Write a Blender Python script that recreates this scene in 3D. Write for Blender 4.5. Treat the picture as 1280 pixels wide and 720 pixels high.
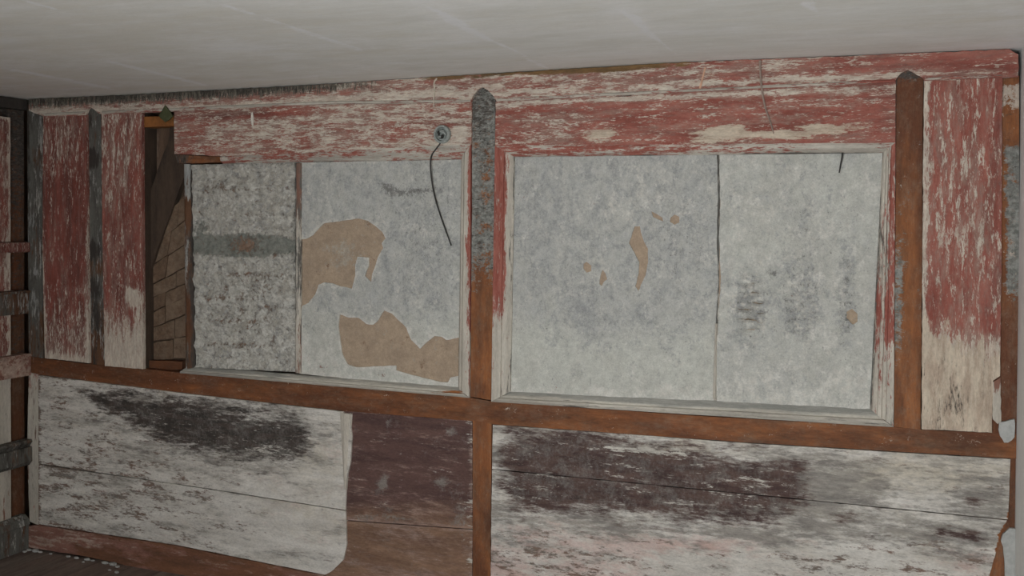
import bpy, math, random
import numpy as np
from mathutils import Matrix, Vector
from mathutils.geometry import delaunay_2d_cdt

for o in list(bpy.data.objects):
    bpy.data.objects.remove(o)
scene = bpy.context.scene
COL = scene.collection
random.seed(7)

# ------------------------------------------------------------------ camera
# Metres. X runs along the panelled wall from its left corner, Y=0 is the face
# of its timber frame, the room lies at negative Y, Z is up, floor at 0.
F, YAW, PITCH, ROLL, SHIFT = 1234.35, -0.368503, 0.0151568, 0.00586762, -63.42
EYE, DIST, CAMX = 1.600, 3.6276, 3.925

def _rot(y, p, r):
    cy, sy, cp, sp, cr, sr = math.cos(y), math.sin(y), math.cos(p), math.sin(p), math.cos(r), math.sin(r)
    Ry = np.array([[cy, 0, -sy], [0, 1, 0], [sy, 0, cy]])
    Rp = np.array([[1, 0, 0], [0, cp, -sp], [0, sp, cp]])
    Rr = np.array([[cr, -sr, 0], [sr, cr, 0], [0, 0, 1]])
    return Rr @ Rp @ Ry
ROT = _rot(YAW, PITCH, ROLL)

def _w(v):                       # (x, down, depth) -> blender axes
    return np.array([v[0], v[2], -v[1]])
CAM = np.array([CAMX, -DIST, EYE])
cam_data = bpy.data.cameras.new('camera')
cam_data.sensor_width = 36.0
cam_data.lens = F * 36.0 / 1280.0
cam_data.shift_y = SHIFT / 1280.0
cam_data.clip_start = 0.02
cam = bpy.data.objects.new('camera', cam_data)
COL.objects.link(cam)
_r, _u, _b = _w(ROT.T @ np.array([1., 0, 0])), _w(ROT.T @ np.array([0, -1., 0])), _w(ROT.T @ np.array([0, 0, -1.]))
cam.matrix_world = Matrix(((_r[0], _u[0], _b[0], CAM[0]), (_r[1], _u[1], _b[1], CAM[1]), (_r[2], _u[2], _b[2], CAM[2]), (0, 0, 0, 1)))
scene.camera = cam

# ------------------------------------------------------------------ light
world = bpy.data.worlds.new('overcast_sky')
scene.world = world
world.use_nodes = True
world.node_tree.nodes['Background'].inputs[0].default_value = (0.75, 0.80, 0.88, 1)
world.node_tree.nodes['Background'].inputs[1].default_value = 1.0
scene.view_settings.view_transform = 'Standard'
scene.view_settings.look = 'None'
scene.view_settings.gamma = 1.0
scene.view_settings.exposure = 0.0
scene.view_settings.use_curve_mapping = False

ROOM_W, ROOM_D, ROOM_H = 4.31, 4.30, 2.185
WIN = (2.55, 4.05, 0.12, 2.04)       # added window behind the camera, sized to light the ceiling: x0, x1, z0, z1
ld = bpy.data.lights.new('added_window_light', 'AREA')  # lamp outside the added window, set low to brighten the ceiling
ld.shape = 'RECTANGLE'
ld.size, ld.size_y = 2.0, 3.2
ld.energy = 430.0
ld.color = (0.96, 0.99, 1.0)
lo = bpy.data.objects.new('added_window_light', ld)
COL.objects.link(lo)
lo.location = ((WIN[0] + WIN[1]) / 2, -ROOM_D - 0.80, -0.35)
lo.rotation_euler = (math.radians(90), 0, 0)

# ------------------------------------------------------------------ pixels to places
def rays(px, py):
    px = np.asarray(px, float); py = np.asarray(py, float)
    v = np.stack([(px - 640) / F, (py - 360 - SHIFT) / F, np.ones_like(px)], -1) @ ROT
    return np.stack([v[..., 0], v[..., 2], -v[..., 1]], -1)
def on_plane(px, py, axis, value):
    d = rays(px, py)
    t = (value - CAM[axis]) / d[..., axis]
    return CAM + d * t[..., None]
def to_px(p):
    q = (np.asarray(p, float) - CAM)
    c = np.stack([q[..., 0], -q[..., 2], q[..., 1]], -1) @ ROT.T
    z = np.where(np.abs(c[..., 2]) < 0.05, 0.05, c[..., 2])
    return 640 + F * c[..., 0] / z, 360 + SHIFT + F * c[..., 1] / z
def WP(px, py, d=0.0):           # a point on the panelled wall, d metres proud of its frame
    return on_plane(np.array([px]), np.array([py]), 1, -d)[0]

# ------------------------------------------------------------------ fields (wear and some painted shade laid out over a surface)
def sst(a, b, t):
    t = np.clip((t - a) / (b - a), 0, 1)
    return t * t * (3 - 2 * t)
def E(x, y, cx, cy, rx, ry, ang=0.0, p=2.0):
    a = math.radians(ang)
    dx, dy = x - cx, y - cy
    u = (dx * math.cos(a) + dy * math.sin(a)) / rx
    v = (-dx * math.sin(a) + dy * math.cos(a)) / ry
    return np.exp(-np.power(np.sqrt(u * u + v * v), p))
def inside(poly, x, y):
    r = np.zeros(np.shape(x), bool)
    n = len(poly)
    for i in range(n):
        x0, y0 = poly[i]; x1, y1 = poly[(i + 1) % n]
        if y0 == y1:
            continue
        c = ((y0 > y) != (y1 > y)) & (x < (x1 - x0) * (y - y0) / (y1 - y0) + x0)
        r ^= c
    return r
def polydist(poly, x, y):
    d = np.full(np.shape(x), 1e9)
    n = len(poly)
    for i in range(n):
        x0, y0 = poly[i]; x1, y1 = poly[(i + 1) % n]
        ex, ey = x1 - x0, y1 - y0
        L = ex * ex + ey * ey + 1e-12
        t = np.clip(((x - x0) * ex + (y - y0) * ey) / L, 0, 1)
        d = np.minimum(d, np.hypot(x - x0 - t * ex, y - y0 - t * ey))
    return d
def PG(x, y, poly, soft):        # 0.5 on the outline, 1 inside, 0 outside
    s = polydist(poly, x, y)
    return np.clip(0.5 + np.where(inside(poly, x, y), s, -s) / soft, 0, 1)
_tab = np.random.RandomState(3).rand(256, 256)
def vnoise(u, v):
    iu, iv = np.floor(u).astype(int), np.floor(v).astype(int)
    fu, fv = u - iu, v - iv
    fu, fv = fu * fu * (3 - 2 * fu), fv * fv * (3 - 2 * fv)
    g = lambda a, b: _tab[a & 255, b & 255]
    return (g(iu, iv) * (1 - fu) + g(iu + 1, iv) * fu) * (1 - fv) + (g(iu, iv + 1) * (1 - fu) + g(iu + 1, iv + 1) * fu) * fv
def fnoise(u, v):
    return (vnoise(u, v) + 0.5 * vnoise(u * 2.1 + 5, v * 2.1 + 9) + 0.25 * vnoise(u * 4.3 + 1, v * 4.3 + 3)) / 1.75

# ------------------------------------------------------------------ materials
def C(r, g, b, k=0.62):          # a paint's colour from its look in plain light
    f = lambda c: (c / 255 / 12.92) if c <= 10 else ((c / 255 + 0.055) / 1.055) ** 2.4
    return tuple(min(0.86, f(c) / k) for c in (r, g, b)) + (1.0,)

class NT:
    def __init__(s, name):
        s.m = bpy.data.materials.new(name)
        s.m.use_nodes = True
        s.t = s.m.node_tree
        s.b = s.t.nodes['Principled BSDF']
        s.coord = None
    def n(s, typ, **kw):
        o = s.t.nodes.new(typ)
        for k, v in kw.items():
            setattr(o, k, v)
        return o
    def put(s, sock, v):
        if isinstance(v, bpy.types.NodeSocket):
            s.t.links.new(v, sock)
        else:
            sock.default_value = v
    def math(s, op, a, b=None, clamp=False):
        o = s.n('ShaderNodeMath', operation=op, use_clamp=clamp)
        s.put(o.inputs[0], a)
        if b is not None:
            s.put(o.inputs[1], b)
        return o.outputs[0]
    def co(s, scale):
        if s.coord is None:
            tc = s.n('ShaderNodeTexCoord'); oi = s.n('ShaderNodeObjectInfo')
            mul = s.math('MULTIPLY', oi.outputs['Random'], 37.0)
            ad = s.n('ShaderNodeVectorMath', operation='ADD')
            s.t.links.new(tc.outputs['Object'], ad.inputs[0]); s.t.links.new(mul, ad.inputs[1])
            s.coord = ad.outputs[0]
        mp = s.n('ShaderNodeVectorMath', operation='MULTIPLY')
        s.t.links.new(s.coord, mp.inputs[0]); mp.inputs[1].default_value = scale
        return mp.outputs[0]
    def noise(s, scale, detail=4.0, rough=0.6, dist=0.0):
        o = s.n('ShaderNodeTexNoise')
        o.inputs['Scale'].default_value = 1.0
        o.inputs['Detail'].default_value = detail
        o.inputs['Roughness'].default_value = rough
        o.inputs['Distortion'].default_value = dist
        s.t.links.new(s.co(scale), o.inputs['Vector'])
        return o.outputs[0]
    def mix(s, f, a, b):
        o = s.n('ShaderNodeMix', data_type='RGBA')
        s.put(o.inputs[0], f); s.put(o.inputs[6], a); s.put(o.inputs[7], b)
        return o.outputs[2]
    def step(s, v, lo, hi):
        o = s.n('ShaderNodeMapRange', interpolation_type='SMOOTHSTEP')
        s.put(o.inputs[0], v); o.inputs[1].default_value = lo; o.inputs[2].default_value = hi
        return o.outputs[0]
    def attr(s, name):
        return s.n('ShaderNodeAttribute', attribute_name=name).outputs['Fac']

def layered(name, axis, c1, c2, layers=(), base_scale=6, stretch=6.0, bump=0.35, fine=120, rough=0.85, contrast=(0.35, 0.65), spec=0.25, speck=0.28):
    """Old surface: a base of two tones with layers over it. Each layer's reach is an
    attribute of the mesh (how much of it is left here) broken up by noise."""
    s = NT(name)
    def sc(k, st):
        v = [k, k, k]
        if axis is not None:
            v['xyz'.index(axis)] = k / st
        return v
    col = s.mix(s.step(s.noise(sc(base_scale * 3, stretch), 8, 0.7), *contrast), c1, c2)
    h = s.math('MULTIPLY', s.noise(sc(fine, stretch), 5, 0.7), 0.35)
    for i, L in enumerate(layers):
        k, st = L.get('sc', 14), L.get('st', stretch)
        n1 = s.noise(sc(k, st), 6, 0.65, L.get('dist', 0.3))
        n2 = s.noise(sc(k * 4.0, st * 0.8), 5, 0.75)
        nn = s.math('ADD', s.math('MULTIPLY', n1, 0.52), s.math('MULTIPLY', n2, 0.48))
        v = s.math('ADD', s.math('ADD', s.attr(L['a']), L.get('off', 0.0)), s.math('MULTIPLY', s.math('SUBTRACT', nn, 0.5), L.get('amp', 2.4) * 1.25))
        m = s.step(v, 0.5 - L.get('soft', 0.06), 0.5 + L.get('soft', 0.06))
        if 'op' in L:
            m = s.math('MULTIPLY', m, L['op'])
        lc = s.mix(s.step(s.noise(sc(k * 1.7, st), 7, 0.7), 0.38, 0.62), L['c1'], L['c2'])
        col = s.mix(m, col, lc)
        h = s.math('ADD', h, s.math('MULTIPLY', m, L.get('h', 0.5)))
    # dust and pits: fine speckle over everything
    sp = s.math('ADD', s.math('MULTIPLY', s.step(s.noise(sc(170, max(1.0, stretch * 0.45)), 4, 0.8), 0.3, 0.7), 0.5),
                s.math('MULTIPLY', s.step(s.noise(sc(28, max(1.0, stretch * 0.6)), 6, 0.75), 0.3, 0.7), 0.5))
    col2 = s.n('ShaderNodeMix', data_type='RGBA', blend_type='MULTIPLY')
    col2.inputs[0].default_value = 1.0
    s.t.links.new(col, col2.inputs[6])
    s.t.links.new(s.mix(sp, (1 - speck, 1 - speck, 1 - speck, 1), (1 + speck * 0.6, 1 + speck * 0.6, 1 + speck * 0.6, 1)), col2.inputs[7])
    col = col2.outputs[2]
    bp = s.n('ShaderNodeBump')
    bp.inputs['Strength'].default_value = bump
    bp.inputs['Distance'].default_value = 0.004
    s.t.links.new(h, bp.inputs['Height'])
    s.t.links.new(bp.outputs[0], s.b.inputs['Normal'])
    s.t.links.new(col, s.b.inputs['Base Color'])
    s.b.inputs['Roughness'].default_value = rough
    s.b.inputs['Specular IOR Level'].default_value = spec
    return s.m

RED1, RED2 = C(118, 66, 57), C(132, 82, 72)
RED3 = C(98, 54, 47)
WHT1, WHT2 = C(172, 168, 160), C(150, 144, 136)
CRM1, CRM2 = C(170, 158, 142), C(150, 134, 119)
GRY1, GRY2 = C(122, 122, 117), C(88, 88, 84)
BLK1, BLK2 = C(50, 46, 43), C(72, 66, 61)
BRN1, BRN2 = C(126, 79, 46), C(104, 64, 39)
BRN3 = C(74, 48, 33)
PNK1, PNK2 = C(168, 152, 146), C(158, 136, 128)

def red_layers():
    return [dict(a='d', c1=RED3, c2=C(86, 52, 47), sc=12, soft=0.3, h=0.0, amp=2.0),
            dict(a='w', c1=C(142, 122, 111), c2=C(128, 108, 99), sc=24, soft=0.3, h=0.2, amp=2.4, op=0.65, off=0.06),
            dict(a='w', c1=C(172, 164, 152), c2=C(154, 140, 128), sc=58, soft=0.10, h=0.6, amp=2.6),
            dict(a='t', c1=CRM1, c2=CRM2, sc=22, soft=0.08, h=0.4, amp=2.0),
            dict(a='k', c1=BLK1, c2=BLK2, sc=50, soft=0.15, h=0.1, amp=1.8)]
M = {}
M['red_h'] = layered('worn_red_paint_horizontal', 'x', RED1, RED2, red_layers(), stretch=5.5)
M['red_v'] = layered('worn_red_paint_vertical', 'z', RED1, RED2, red_layers(), stretch=5.5)
M['cornice'] = layered('worn_cornice_paint', 'x', C(116, 66, 58), C(136, 88, 78), red_layers() + [dict(a='b', c1=C(104, 80, 52), c2=C(84, 66, 46), sc=12, soft=0.15), dict(a='v', c1=C(74, 71, 63), c2=C(104, 99, 90), sc=16, soft=0.14, st=0.16, amp=2.6, h=0.0), dict(a='v', c1=C(46, 43, 39), c2=C(58, 54, 49), sc=20, soft=0.14, st=0.2, amp=2.8, off=-0.18, h=0.0)], stretch=6)
def white_layers():
    return [dict(a='y', c1=C(166, 159, 147), c2=C(154, 146, 133), sc=6, soft=0.3, h=0.0, amp=1.6, st=2.0),
            dict(a='p', c1=PNK1, c2=PNK2, sc=11, soft=0.25, h=0.0, amp=2.0, st=3),
            dict(a='r', c1=C(104, 84, 74), c2=C(98, 90, 83), sc=28, soft=0.12, h=-0.5, amp=2.3, st=4.2),
            dict(a='g', c1=C(100, 96, 92), c2=C(126, 121, 114), sc=18, soft=0.3, h=0.0, amp=2.9, op=0.9),
            dict(a='m', c1=C(60, 46, 44), c2=C(78, 62, 57), sc=20, soft=0.3, h=-0.3, amp=2.8),
            dict(a='k', c1=BLK1, c2=C(66, 57, 53), sc=26, soft=0.22, h=-0.2, amp=2.2),
            dict(a='h', c1=C(120, 117, 112), c2=C(98, 95, 91), sc=20, soft=0.35, h=0.0, amp=2.6, st=1.1, op=0.6),
            dict(a='f', c1=WHT1, c2=WHT2, sc=50, soft=0.10, h=0.3, amp=2.3, st=6),
            dict(a='b', c1=BRN1, c2=BRN2, sc=25, soft=0.08, h=-0.5, amp=1.6)]
M['white_h'] = layered('worn_white_paint_horizontal', 'x', C(176, 172, 166), C(163, 158, 151), white_layers(), stretch=5.0)
M['white_v'] = layered('worn_white_paint_vertical', 'z', C(164, 158, 148), C(148, 141, 131), [
    dict(a='d', c1=RED1, c2=RED2, sc=40, soft=0.12, h=0.3, amp=2.4, st=6),
    dict(a='r', c1=C(112, 80, 68), c2=C(100, 84, 76), sc=20, soft=0.06, h=-0.4),
    dict(a='k', c1=BLK2, c2=GRY2, sc=22, soft=0.12, h=-0.2)], stretch=9)
M['mould_h'] = layered('worn_moulding_paint_horizontal', 'x', C(166, 161, 151), C(140, 134, 125), [
    dict(a='d', c1=RED1, c2=RED2, sc=40, soft=0.12, h=0.3, amp=2.4, st=6),
    dict(a='g', c1=GRY1, c2=C(136, 134, 128), sc=10, soft=0.25, h=0.0),
    dict(a='k', c1=BLK2, c2=GRY2, sc=22, soft=0.12, h=-0.2),
    dict(a='b', c1=BRN1, c2=BRN2, sc=10, soft=0.08, h=-0.4)], stretch=9)
M['maroon'] = layered('dark_stripped_boards', 'x', C(68, 51, 49), C(84, 63, 58), [
    dict(a='b', c1=C(116, 91, 74), c2=C(98, 75, 61), sc=5, soft=0.35, h=0.0, amp=1.8),
    dict(a='p', c1=C(134, 112, 102), c2=C(116, 98, 90), sc=20, soft=0.25, h=0.1, amp=2.2),
    dict(a='g', c1=C(104, 98, 94), c2=C(120, 114, 108), sc=18, soft=0.25, h=0.1, amp=2.2, st=1.3, op=0.8),
    dict(a='f', c1=WHT1, c2=WHT2, sc=40, soft=0.12, h=0.4)], stretch=6, speck=0.36)
def wood(name, axis, c1=BRN1, c2=BRN2):
    return layered(name, axis, c1, c2, [
        dict(a='d', c1=BRN3, c2=C(84, 50, 32), sc=5, soft=0.3, h=0.0, amp=1.8, st=4),
        dict(a='h', c1=C(116, 98, 82), c2=C(98, 84, 72), sc=14, soft=0.35, h=0.0, amp=2.2, st=2.0, off=0.3, op=0.5),
        dict(a='g', c1=GRY1, c2=GRY2, sc=30, soft=0.16, h=0.4, amp=2.4, st=0.8),
        dict(a='k', c1=BLK1, c2=BLK2, sc=26, soft=0.14, h=-0.2, amp=2.4, st=0.4),
        dict(a='f', c1=C(158, 146, 134), c2=C(140, 130, 120), sc=40, soft=0.1, h=0.3, amp=2.4, st=1.5)], stretch=10, bump=0.25, rough=0.7)
M['wood_h'] = wood('bare_brown_timber_horizontal', 'x')
M['wood_v'] = wood('bare_brown_timber_vertical', 'z')
M['grey_v'] = layered('weathered_grey_timber', 'z', C(88, 87, 82), C(66, 63, 59), [
    dict(a='d', c1=BRN3, c2=C(84, 60, 44), sc=8, soft=0.15, h=0.0),
    dict(a='f', c1=C(140, 138, 132), c2=C(124, 124, 122), sc=18, soft=0.1, h=0.3),
    dict(a='k', c1=BLK1, c2=C(58, 52, 48), sc=10, soft=0.14, h=-0.2)], stretch=6)
M['cavity'] = layered('dusty_brown_boarding', 'z', C(88, 70, 57), C(72, 57, 47), [
    dict(a='g', c1=C(116, 102, 90), c2=C(102, 88, 77), sc=12, soft=0.2)], stretch=6)
M['brace'] = layered('dark_brace_timber', 'z', C(66, 54, 45), C(50, 42, 36), [], stretch=6)
M['brick'] = layered('dusty_clay_brick', None, C(96, 77, 62), C(82, 66, 53), [
    dict(a='g', c1=C(128, 114, 98), c2=C(114, 100, 86), sc=20, soft=0.3, op=0.35)], base_scale=10, bump=0.6)
M['mortar'] = layered('dark_clay_joint', None, C(72, 58, 47), C(60, 48, 40), [], base_scale=12, bump=0.5)
def plaster_layers(amp=2.6):
    return [dict(a='y', c1=C(161, 161, 154), c2=C(155, 154, 147), sc=4, soft=0.3, h=0.0, amp=1.4),
            dict(a='g', c1=C(120, 121, 121), c2=C(134, 134, 133), sc=22, soft=0.26, h=-0.35, amp=amp, dist=0.8, op=0.85),
            dict(a='k', c1=C(98, 97, 94), c2=C(112, 111, 108), sc=90, soft=0.12, h=-0.4, amp=amp),
            dict(a='f', c1=C(172, 170, 164), c2=C(166, 163, 156), sc=18, soft=0.2, h=0.2),
            dict(a='r', c1=C(118, 82, 70), c2=C(96, 72, 64), sc=24, soft=0.08, h=-0.2),
            dict(a='o', c1=C(104, 106, 100), c2=C(118, 118, 111), sc=20, soft=0.16, h=-0.5, amp=2.2),
            dict(a='b', c1=C(122, 98, 82), c2=C(112, 100, 90), sc=22, soft=0.15, h=-0.6, amp=2.2)]
M['plaster'] = layered('grey_lime_skim', 'z', C(153, 152, 147), C(146, 146, 143), plaster_layers(), base_scale=5, stretch=1.4, fine=160, bump=0.5, rough=0.95)
M['rough'] = layered('grey_roughcast', None, C(152, 149, 141), C(140, 135, 126), plaster_layers(2.8), base_scale=8, stretch=1.0, fine=60, bump=0.9, rough=0.95)
M['tan'] = layered('tan_undercoat_plaster', None, C(144, 127, 109), C(134, 118, 102), [
    dict(a='g', c1=C(146, 138, 126), c2=C(134, 124, 112), sc=26, soft=0.15, amp=2.2),
    dict(a='k', c1=C(112, 92, 76), c2=C(120, 100, 84), sc=16, soft=0.1, amp=2.2)], base_scale=4, fine=90, bump=0.3, rough=0.95)
M['ceiling'] = layered('brushed_whitewash', 'x', C(188, 188, 185), C(180, 179, 174), [
    dict(a='y', c1=C(180, 177, 168), c2=C(183, 180, 173), sc=3, soft=0.45, h=0.0, amp=2.0, st=3),
    dict(a='w', c1=C(196, 195, 193), c2=C(192, 191, 188), sc=3.2, soft=0.35, h=0.1, amp=2.0, st=2.5),
    dict(a='f', c1=C(202, 202, 204), c2=C(199, 199, 200), sc=9, soft=0.14, h=0.2, amp=1.0, st=1)], base_scale=2, stretch=4, bump=0.12, fine=60, rough=0.95, speck=0.06)
M['side_wall'] = layered('pale_distemper', 'z', C(206, 202, 198), C(198, 194, 190), [], base_scale=2, stretch=5, bump=0.2, rough=0.95, speck=0.1)
M['dim_wall'] = layered('low_bounce_dark_wall', 'z', C(96, 84, 74), C(80, 70, 62), [], base_scale=3, stretch=5, bump=0.3)  # unseen wall's dark colour is chosen to cut bounced light
M['floor'] = layered('dusty_floor_board', 'y', C(108, 94, 86), C(88, 76, 70), [dict(a='g', c1=C(112, 102, 94), c2=C(98, 88, 82), sc=6, soft=0.3)], stretch=8)
M['base'] = layered('worn_red_brown_skirting', 'x', C(122, 88, 78), C(104, 73, 63), [
    dict(a='w', c1=C(150, 132, 120), c2=C(132, 112, 102), sc=14, soft=0.12),
    dict(a='b', c1=C(100, 68, 50), c2=C(84, 58, 44), sc=8, soft=0.2)], stretch=5)

def plain(name, col, rough=0.7, metal=0.0, var=0.25, scale=60):
    s = NT(name)
    n = s.noise([scale] * 3, 5, 0.7)
    dark = tuple(c * (1 - var) for c in col[:3]) + (1,)
    s.t.links.new(s.mix(s.step(n, 0.35, 0.65), dark, col), s.b.inputs['Base Color'])
    s.b.inputs['Roughness'].default_value = rough
    s.b.inputs['Metallic'].default_value = metal
    bp = s.n('ShaderNodeBump'); bp.inputs['Strength'].default_value = 0.25; bp.inputs['Distance'].default_value = 0.002
    s.t.links.new(n, bp.inputs['Height']); s.t.links.new(bp.outputs[0], s.b.inputs['Normal'])
    return s.m
M['zinc'] = plain('tarnished_grey_metal', C(132, 136, 132), 0.6, 0.1, 0.35, 150)
M['rubber'] = plain('black_cable_sheath', C(38, 36, 34), 0.6)
M['green'] = plain('green_painted_metal', C(62, 66, 42), 0.6)
M['orange'] = plain('fresh_orange_wood', C(124, 78, 37), 0.7, 0, 0.35, 30)
M['flake'] = plain('white_paint_flake', C(184, 180, 170), 0.8)
M['thread'] = plain('pale_cord', C(170, 160, 146), 0.8)
M['greywire'] = plain('painted_grey_cable', C(128, 112, 102), 0.8)
M['splinter'] = plain('pale_splinter', C(170, 134, 112), 0.8)
M['lime'] = plain('white_plaster_lump', C(150, 150, 147), 0.95, 0, 0.2, 40)
M['window_paint'] = plain('window_white_paint', C(190, 188, 182), 0.5, 0, 0.1)
def pane_mat():
    s = NT('window_glass')
    tr = s.n('ShaderNodeBsdfTransparent'); gl = s.n('ShaderNodeBsdfGlossy'); mx = s.n('ShaderNodeMixShader')
    gl.inputs['Roughness'].default_value = 0.05
    mx.inputs[0].default_value = 0.06
    s.t.links.new(tr.outputs[0], mx.inputs[1]); s.t.links.new(gl.outputs[0], mx.inputs[2])
    s.t.links.new(mx.outputs[0], s.t.nodes['Material Output'].inputs['Surface'])
    return s.m
M['glass'] = pane_mat()

# ------------------------------------------------------------------ builders
def finish(name, verts, faces, mat, parent=None, attrs=None, smooth=False, label=None):
    verts = np.asarray(verts, float)
    ctr = (verts.min(0) + verts.max(0)) / 2
    me = bpy.data.meshes.new(name)
    me.from_pydata((verts - ctr).tolist(), [], [tuple(int(i) for i in f) for f in faces])
    me.update()
    if attrs:
        for k, v in attrs.items():
            a = me.attributes.new(k, 'FLOAT', 'POINT')
            a.data.foreach_set('value', np.ascontiguousarray(np.broadcast_to(v, (len(verts),)), np.float32))
    if smooth:
        me.polygons.foreach_set('use_smooth', [True] * len(me.polygons))
    me.materials.append(M[mat] if isinstance(mat, str) else mat)
    o = bpy.data.objects.new(name, me)
    COL.objects.link(o)
    o.location = ctr
    if parent is not None:
        o.parent = parent
        o.matrix_parent_inverse = Matrix.Translation(parent.matrix_basis.translation).inverted()
    if label:
        o['label'] = label
    return o

def fields(attrs, pts, ed):
    if not attrs:
        return None
    x, y = to_px(pts)
    out = {}
    for k, f in attrs.items():
        out[k] = (f(x, y, ed) if callable(f) else f) + np.zeros(len(pts))
    return out

def slab(name, poly, d1, d0, mat, parent=None, attrs=None, grid=0.015, rough=0.0015, holes=(), plane='back',
         relief=None, label=None, uv=False, base=0.0, seed=0):
    """A board or plate: an outline on a plane (photo pixels, or metres if uv) with real thickness.
    plane 'back': faces the room from Y=-d1; 'left': faces the room from X=d1; 'floor'/'ceiling' by Z."""
    axis = {'back': 1, 'left': 0, 'right': 0, 'ceiling': 2, 'floor': 2}[plane]
    sgn = {'back': -1, 'left': 1, 'right': -1, 'ceiling': -1, 'floor': 1}[plane]
    keep = [i for i in range(3) if i != axis]
    def conv(pl):
        pl = np.array(pl, float)
        return pl if uv else on_plane(pl[:, 0], pl[:, 1], axis, base + sgn * d1)[:, keep]
    def dens(pl, k):
        out = []
        n = len(pl)
        for i in range(n):
            a, b = pl[i], pl[(i + 1) % n]
            L = np.linalg.norm(b - a)
            m = max(1, int(round(L / grid)))
            nrm = np.array([-(b - a)[1], (b - a)[0]]) / max(L, 1e-9)
            for j in range(m):
                p = a + (b - a) * j / m
                if rough and j > 0:
                    p = p + nrm * (fnoise(np.array([p[0] * 45 + seed + k]), np.array([p[1] * 45 + 3.3 * seed]))[0] - 0.5) * 4 * rough
                out.append(p)
        return np.array(out)
    outer = dens(conv(poly), 0)
    hs = [dens(conv(h), 7 + i) for i, h in enumerate(holes)]
    lo, hi = outer.min(0), outer.max(0)
    gu, gv = np.meshgrid(np.arange(lo[0] + grid / 2, hi[0], grid), np.arange(lo[1] + grid / 2, hi[1], grid))
    rs = np.random.RandomState(11 + seed)
    gu = gu.ravel() + (rs.rand(gu.size) - 0.5) * grid * 0.3
    gv = gv.ravel() + (rs.rand(gv.size) - 0.5) * grid * 0.3
    ok = inside(outer, gu, gv) & (polydist(outer, gu, gv) > 0.4 * grid)
    for h in hs:
        ok &= polydist(h, gu, gv) > 0.4 * grid
    pts = [tuple(p) for p in outer]; edges = [(i, (i + 1) % len(outer)) for i in range(len(outer))]
    for h in hs:
        s0 = len(pts); pts += [tuple(p) for p in h]
        edges += [(s0 + i, s0 + (i + 1) % len(h)) for i in range(len(h))]
    pts += list(zip(gu[ok], gv[ok]))
    v, e, f, *_ = delaunay_2d_cdt([Vector(p) for p in pts], edges, [], 0, 1e-6)
    v = np.array([(p.x, p.y) for p in v]); f = np.array([list(t) for t in f if len(t) == 3])
    c = v[f].mean(1)
    good = inside(outer, c[:, 0], c[:, 1])
    for h in hs:
        good &= ~inside(h, c[:, 0], c[:, 1])
    f = f[good]
    used = np.unique(f); remap = -np.ones(len(v), int); remap[used] = np.arange(len(used))
    v = v[used]; f = remap[f]
    ed = polydist(outer, v[:, 0], v[:, 1])
    for h in hs:
        ed = np.minimum(ed, polydist(h, v[:, 0], v[:, 1]))
    n = len(v)
    front = np.zeros((n, 3)); back = np.zeros((n, 3))
    front[:, keep] = v; back[:, keep] = v
    dd = np.full(n, d1)
    if relief is not None:
        dd = dd + relief(v[:, 0], v[:, 1], ed)
    front[:, axis] = base + sgn * dd
    back[:, axis] = base + sgn * d0
    tri = v[f]
    a2 = (tri[:, 1, 0] - tri[:, 0, 0]) * (tri[:, 2, 1] - tri[:, 0, 1]) - (tri[:, 1, 1] - tri[:, 0, 1]) * (tri[:, 2, 0] - tri[:, 0, 0])
    f = np.where(a2[:, None] < 0, f[:, ::-1], f)              # counter-clockwise in (u,v)
    # normal of ccw (u,v): X,Z -> -Y ; Y,Z -> +X ; X,Y -> +Z
    nat = {1: -1, 0: 1, 2: 1}[axis]
    ff = f if nat == sgn else f[:, ::-1]
    ec = {}
    for t in ff:
        for i in range(3):
            ec[(t[i], t[(i + 1) % 3])] = 1
    bnd = [k for k in ec if (k[1], k[0]) not in ec]
    faces = [tuple(t) for t in ff] + [tuple(t[::-1] + n) for t in ff] + [(b, a, a + n, b + n) for a, b in bnd]
    verts = np.vstack([front, back])
    at = fields(attrs, verts, np.concatenate([ed, ed]))
    return finish(name, verts, faces, mat, parent, at, label=label)

BMESH = None
def mould(name, outer, inner, prof, mat, parent, attrs=None, seg=40, d_ref=0.01, back=-0.03, label=None, wob=0.0008):
    """A moulding between an outer and an inner edge (pixels, two points each); prof = (t, depth)."""
    o0, o1 = WP(*outer[0], d_ref), WP(*outer[1], d_ref)
    i0, i1 = WP(*inner[0], d_ref), WP(*inner[1], d_ref)
    prof = [(0.0, back)] + list(prof) + [(1.0, back)]
    k = len(prof)
    V = []
    for j in range(seg + 1):
        s = j / seg
        a, b = o0 + (o1 - o0) * s, i0 + (i1 - i0) * s
        for t, d in prof:
            p = a + (b - a) * t
            w = (fnoise(np.array([p[0] * 14 + 3]), np.array([p[2] * 14 + t * 3]))[0] - 0.5) * 4 * wob
            V.append((p[0], -d - (w if d > back else 0), p[2] + w))
    V = np.array(V)
    Fc = []
    for j in range(seg):
        for q in range(k):
            a, b = j * k + q, j * k + (q + 1) % k
            Fc.append((a, b, b + k, a + k))
    Fc.append(tuple(range(k))[::-1]); Fc.append(tuple(range(seg * k, seg * k + k)))
    at = fields(attrs, V, np.tile(np.array([p[0] for p in prof]), seg + 1))
    ob = finish(name, V, Fc, mat, parent, at, label=label)
    import bmesh
    bm = bmesh.new(); bm.from_mesh(ob.data); bmesh.ops.recalc_face_normals(bm, faces=bm.faces); bm.to_mesh(ob.data); bm.free()
    return ob

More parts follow.
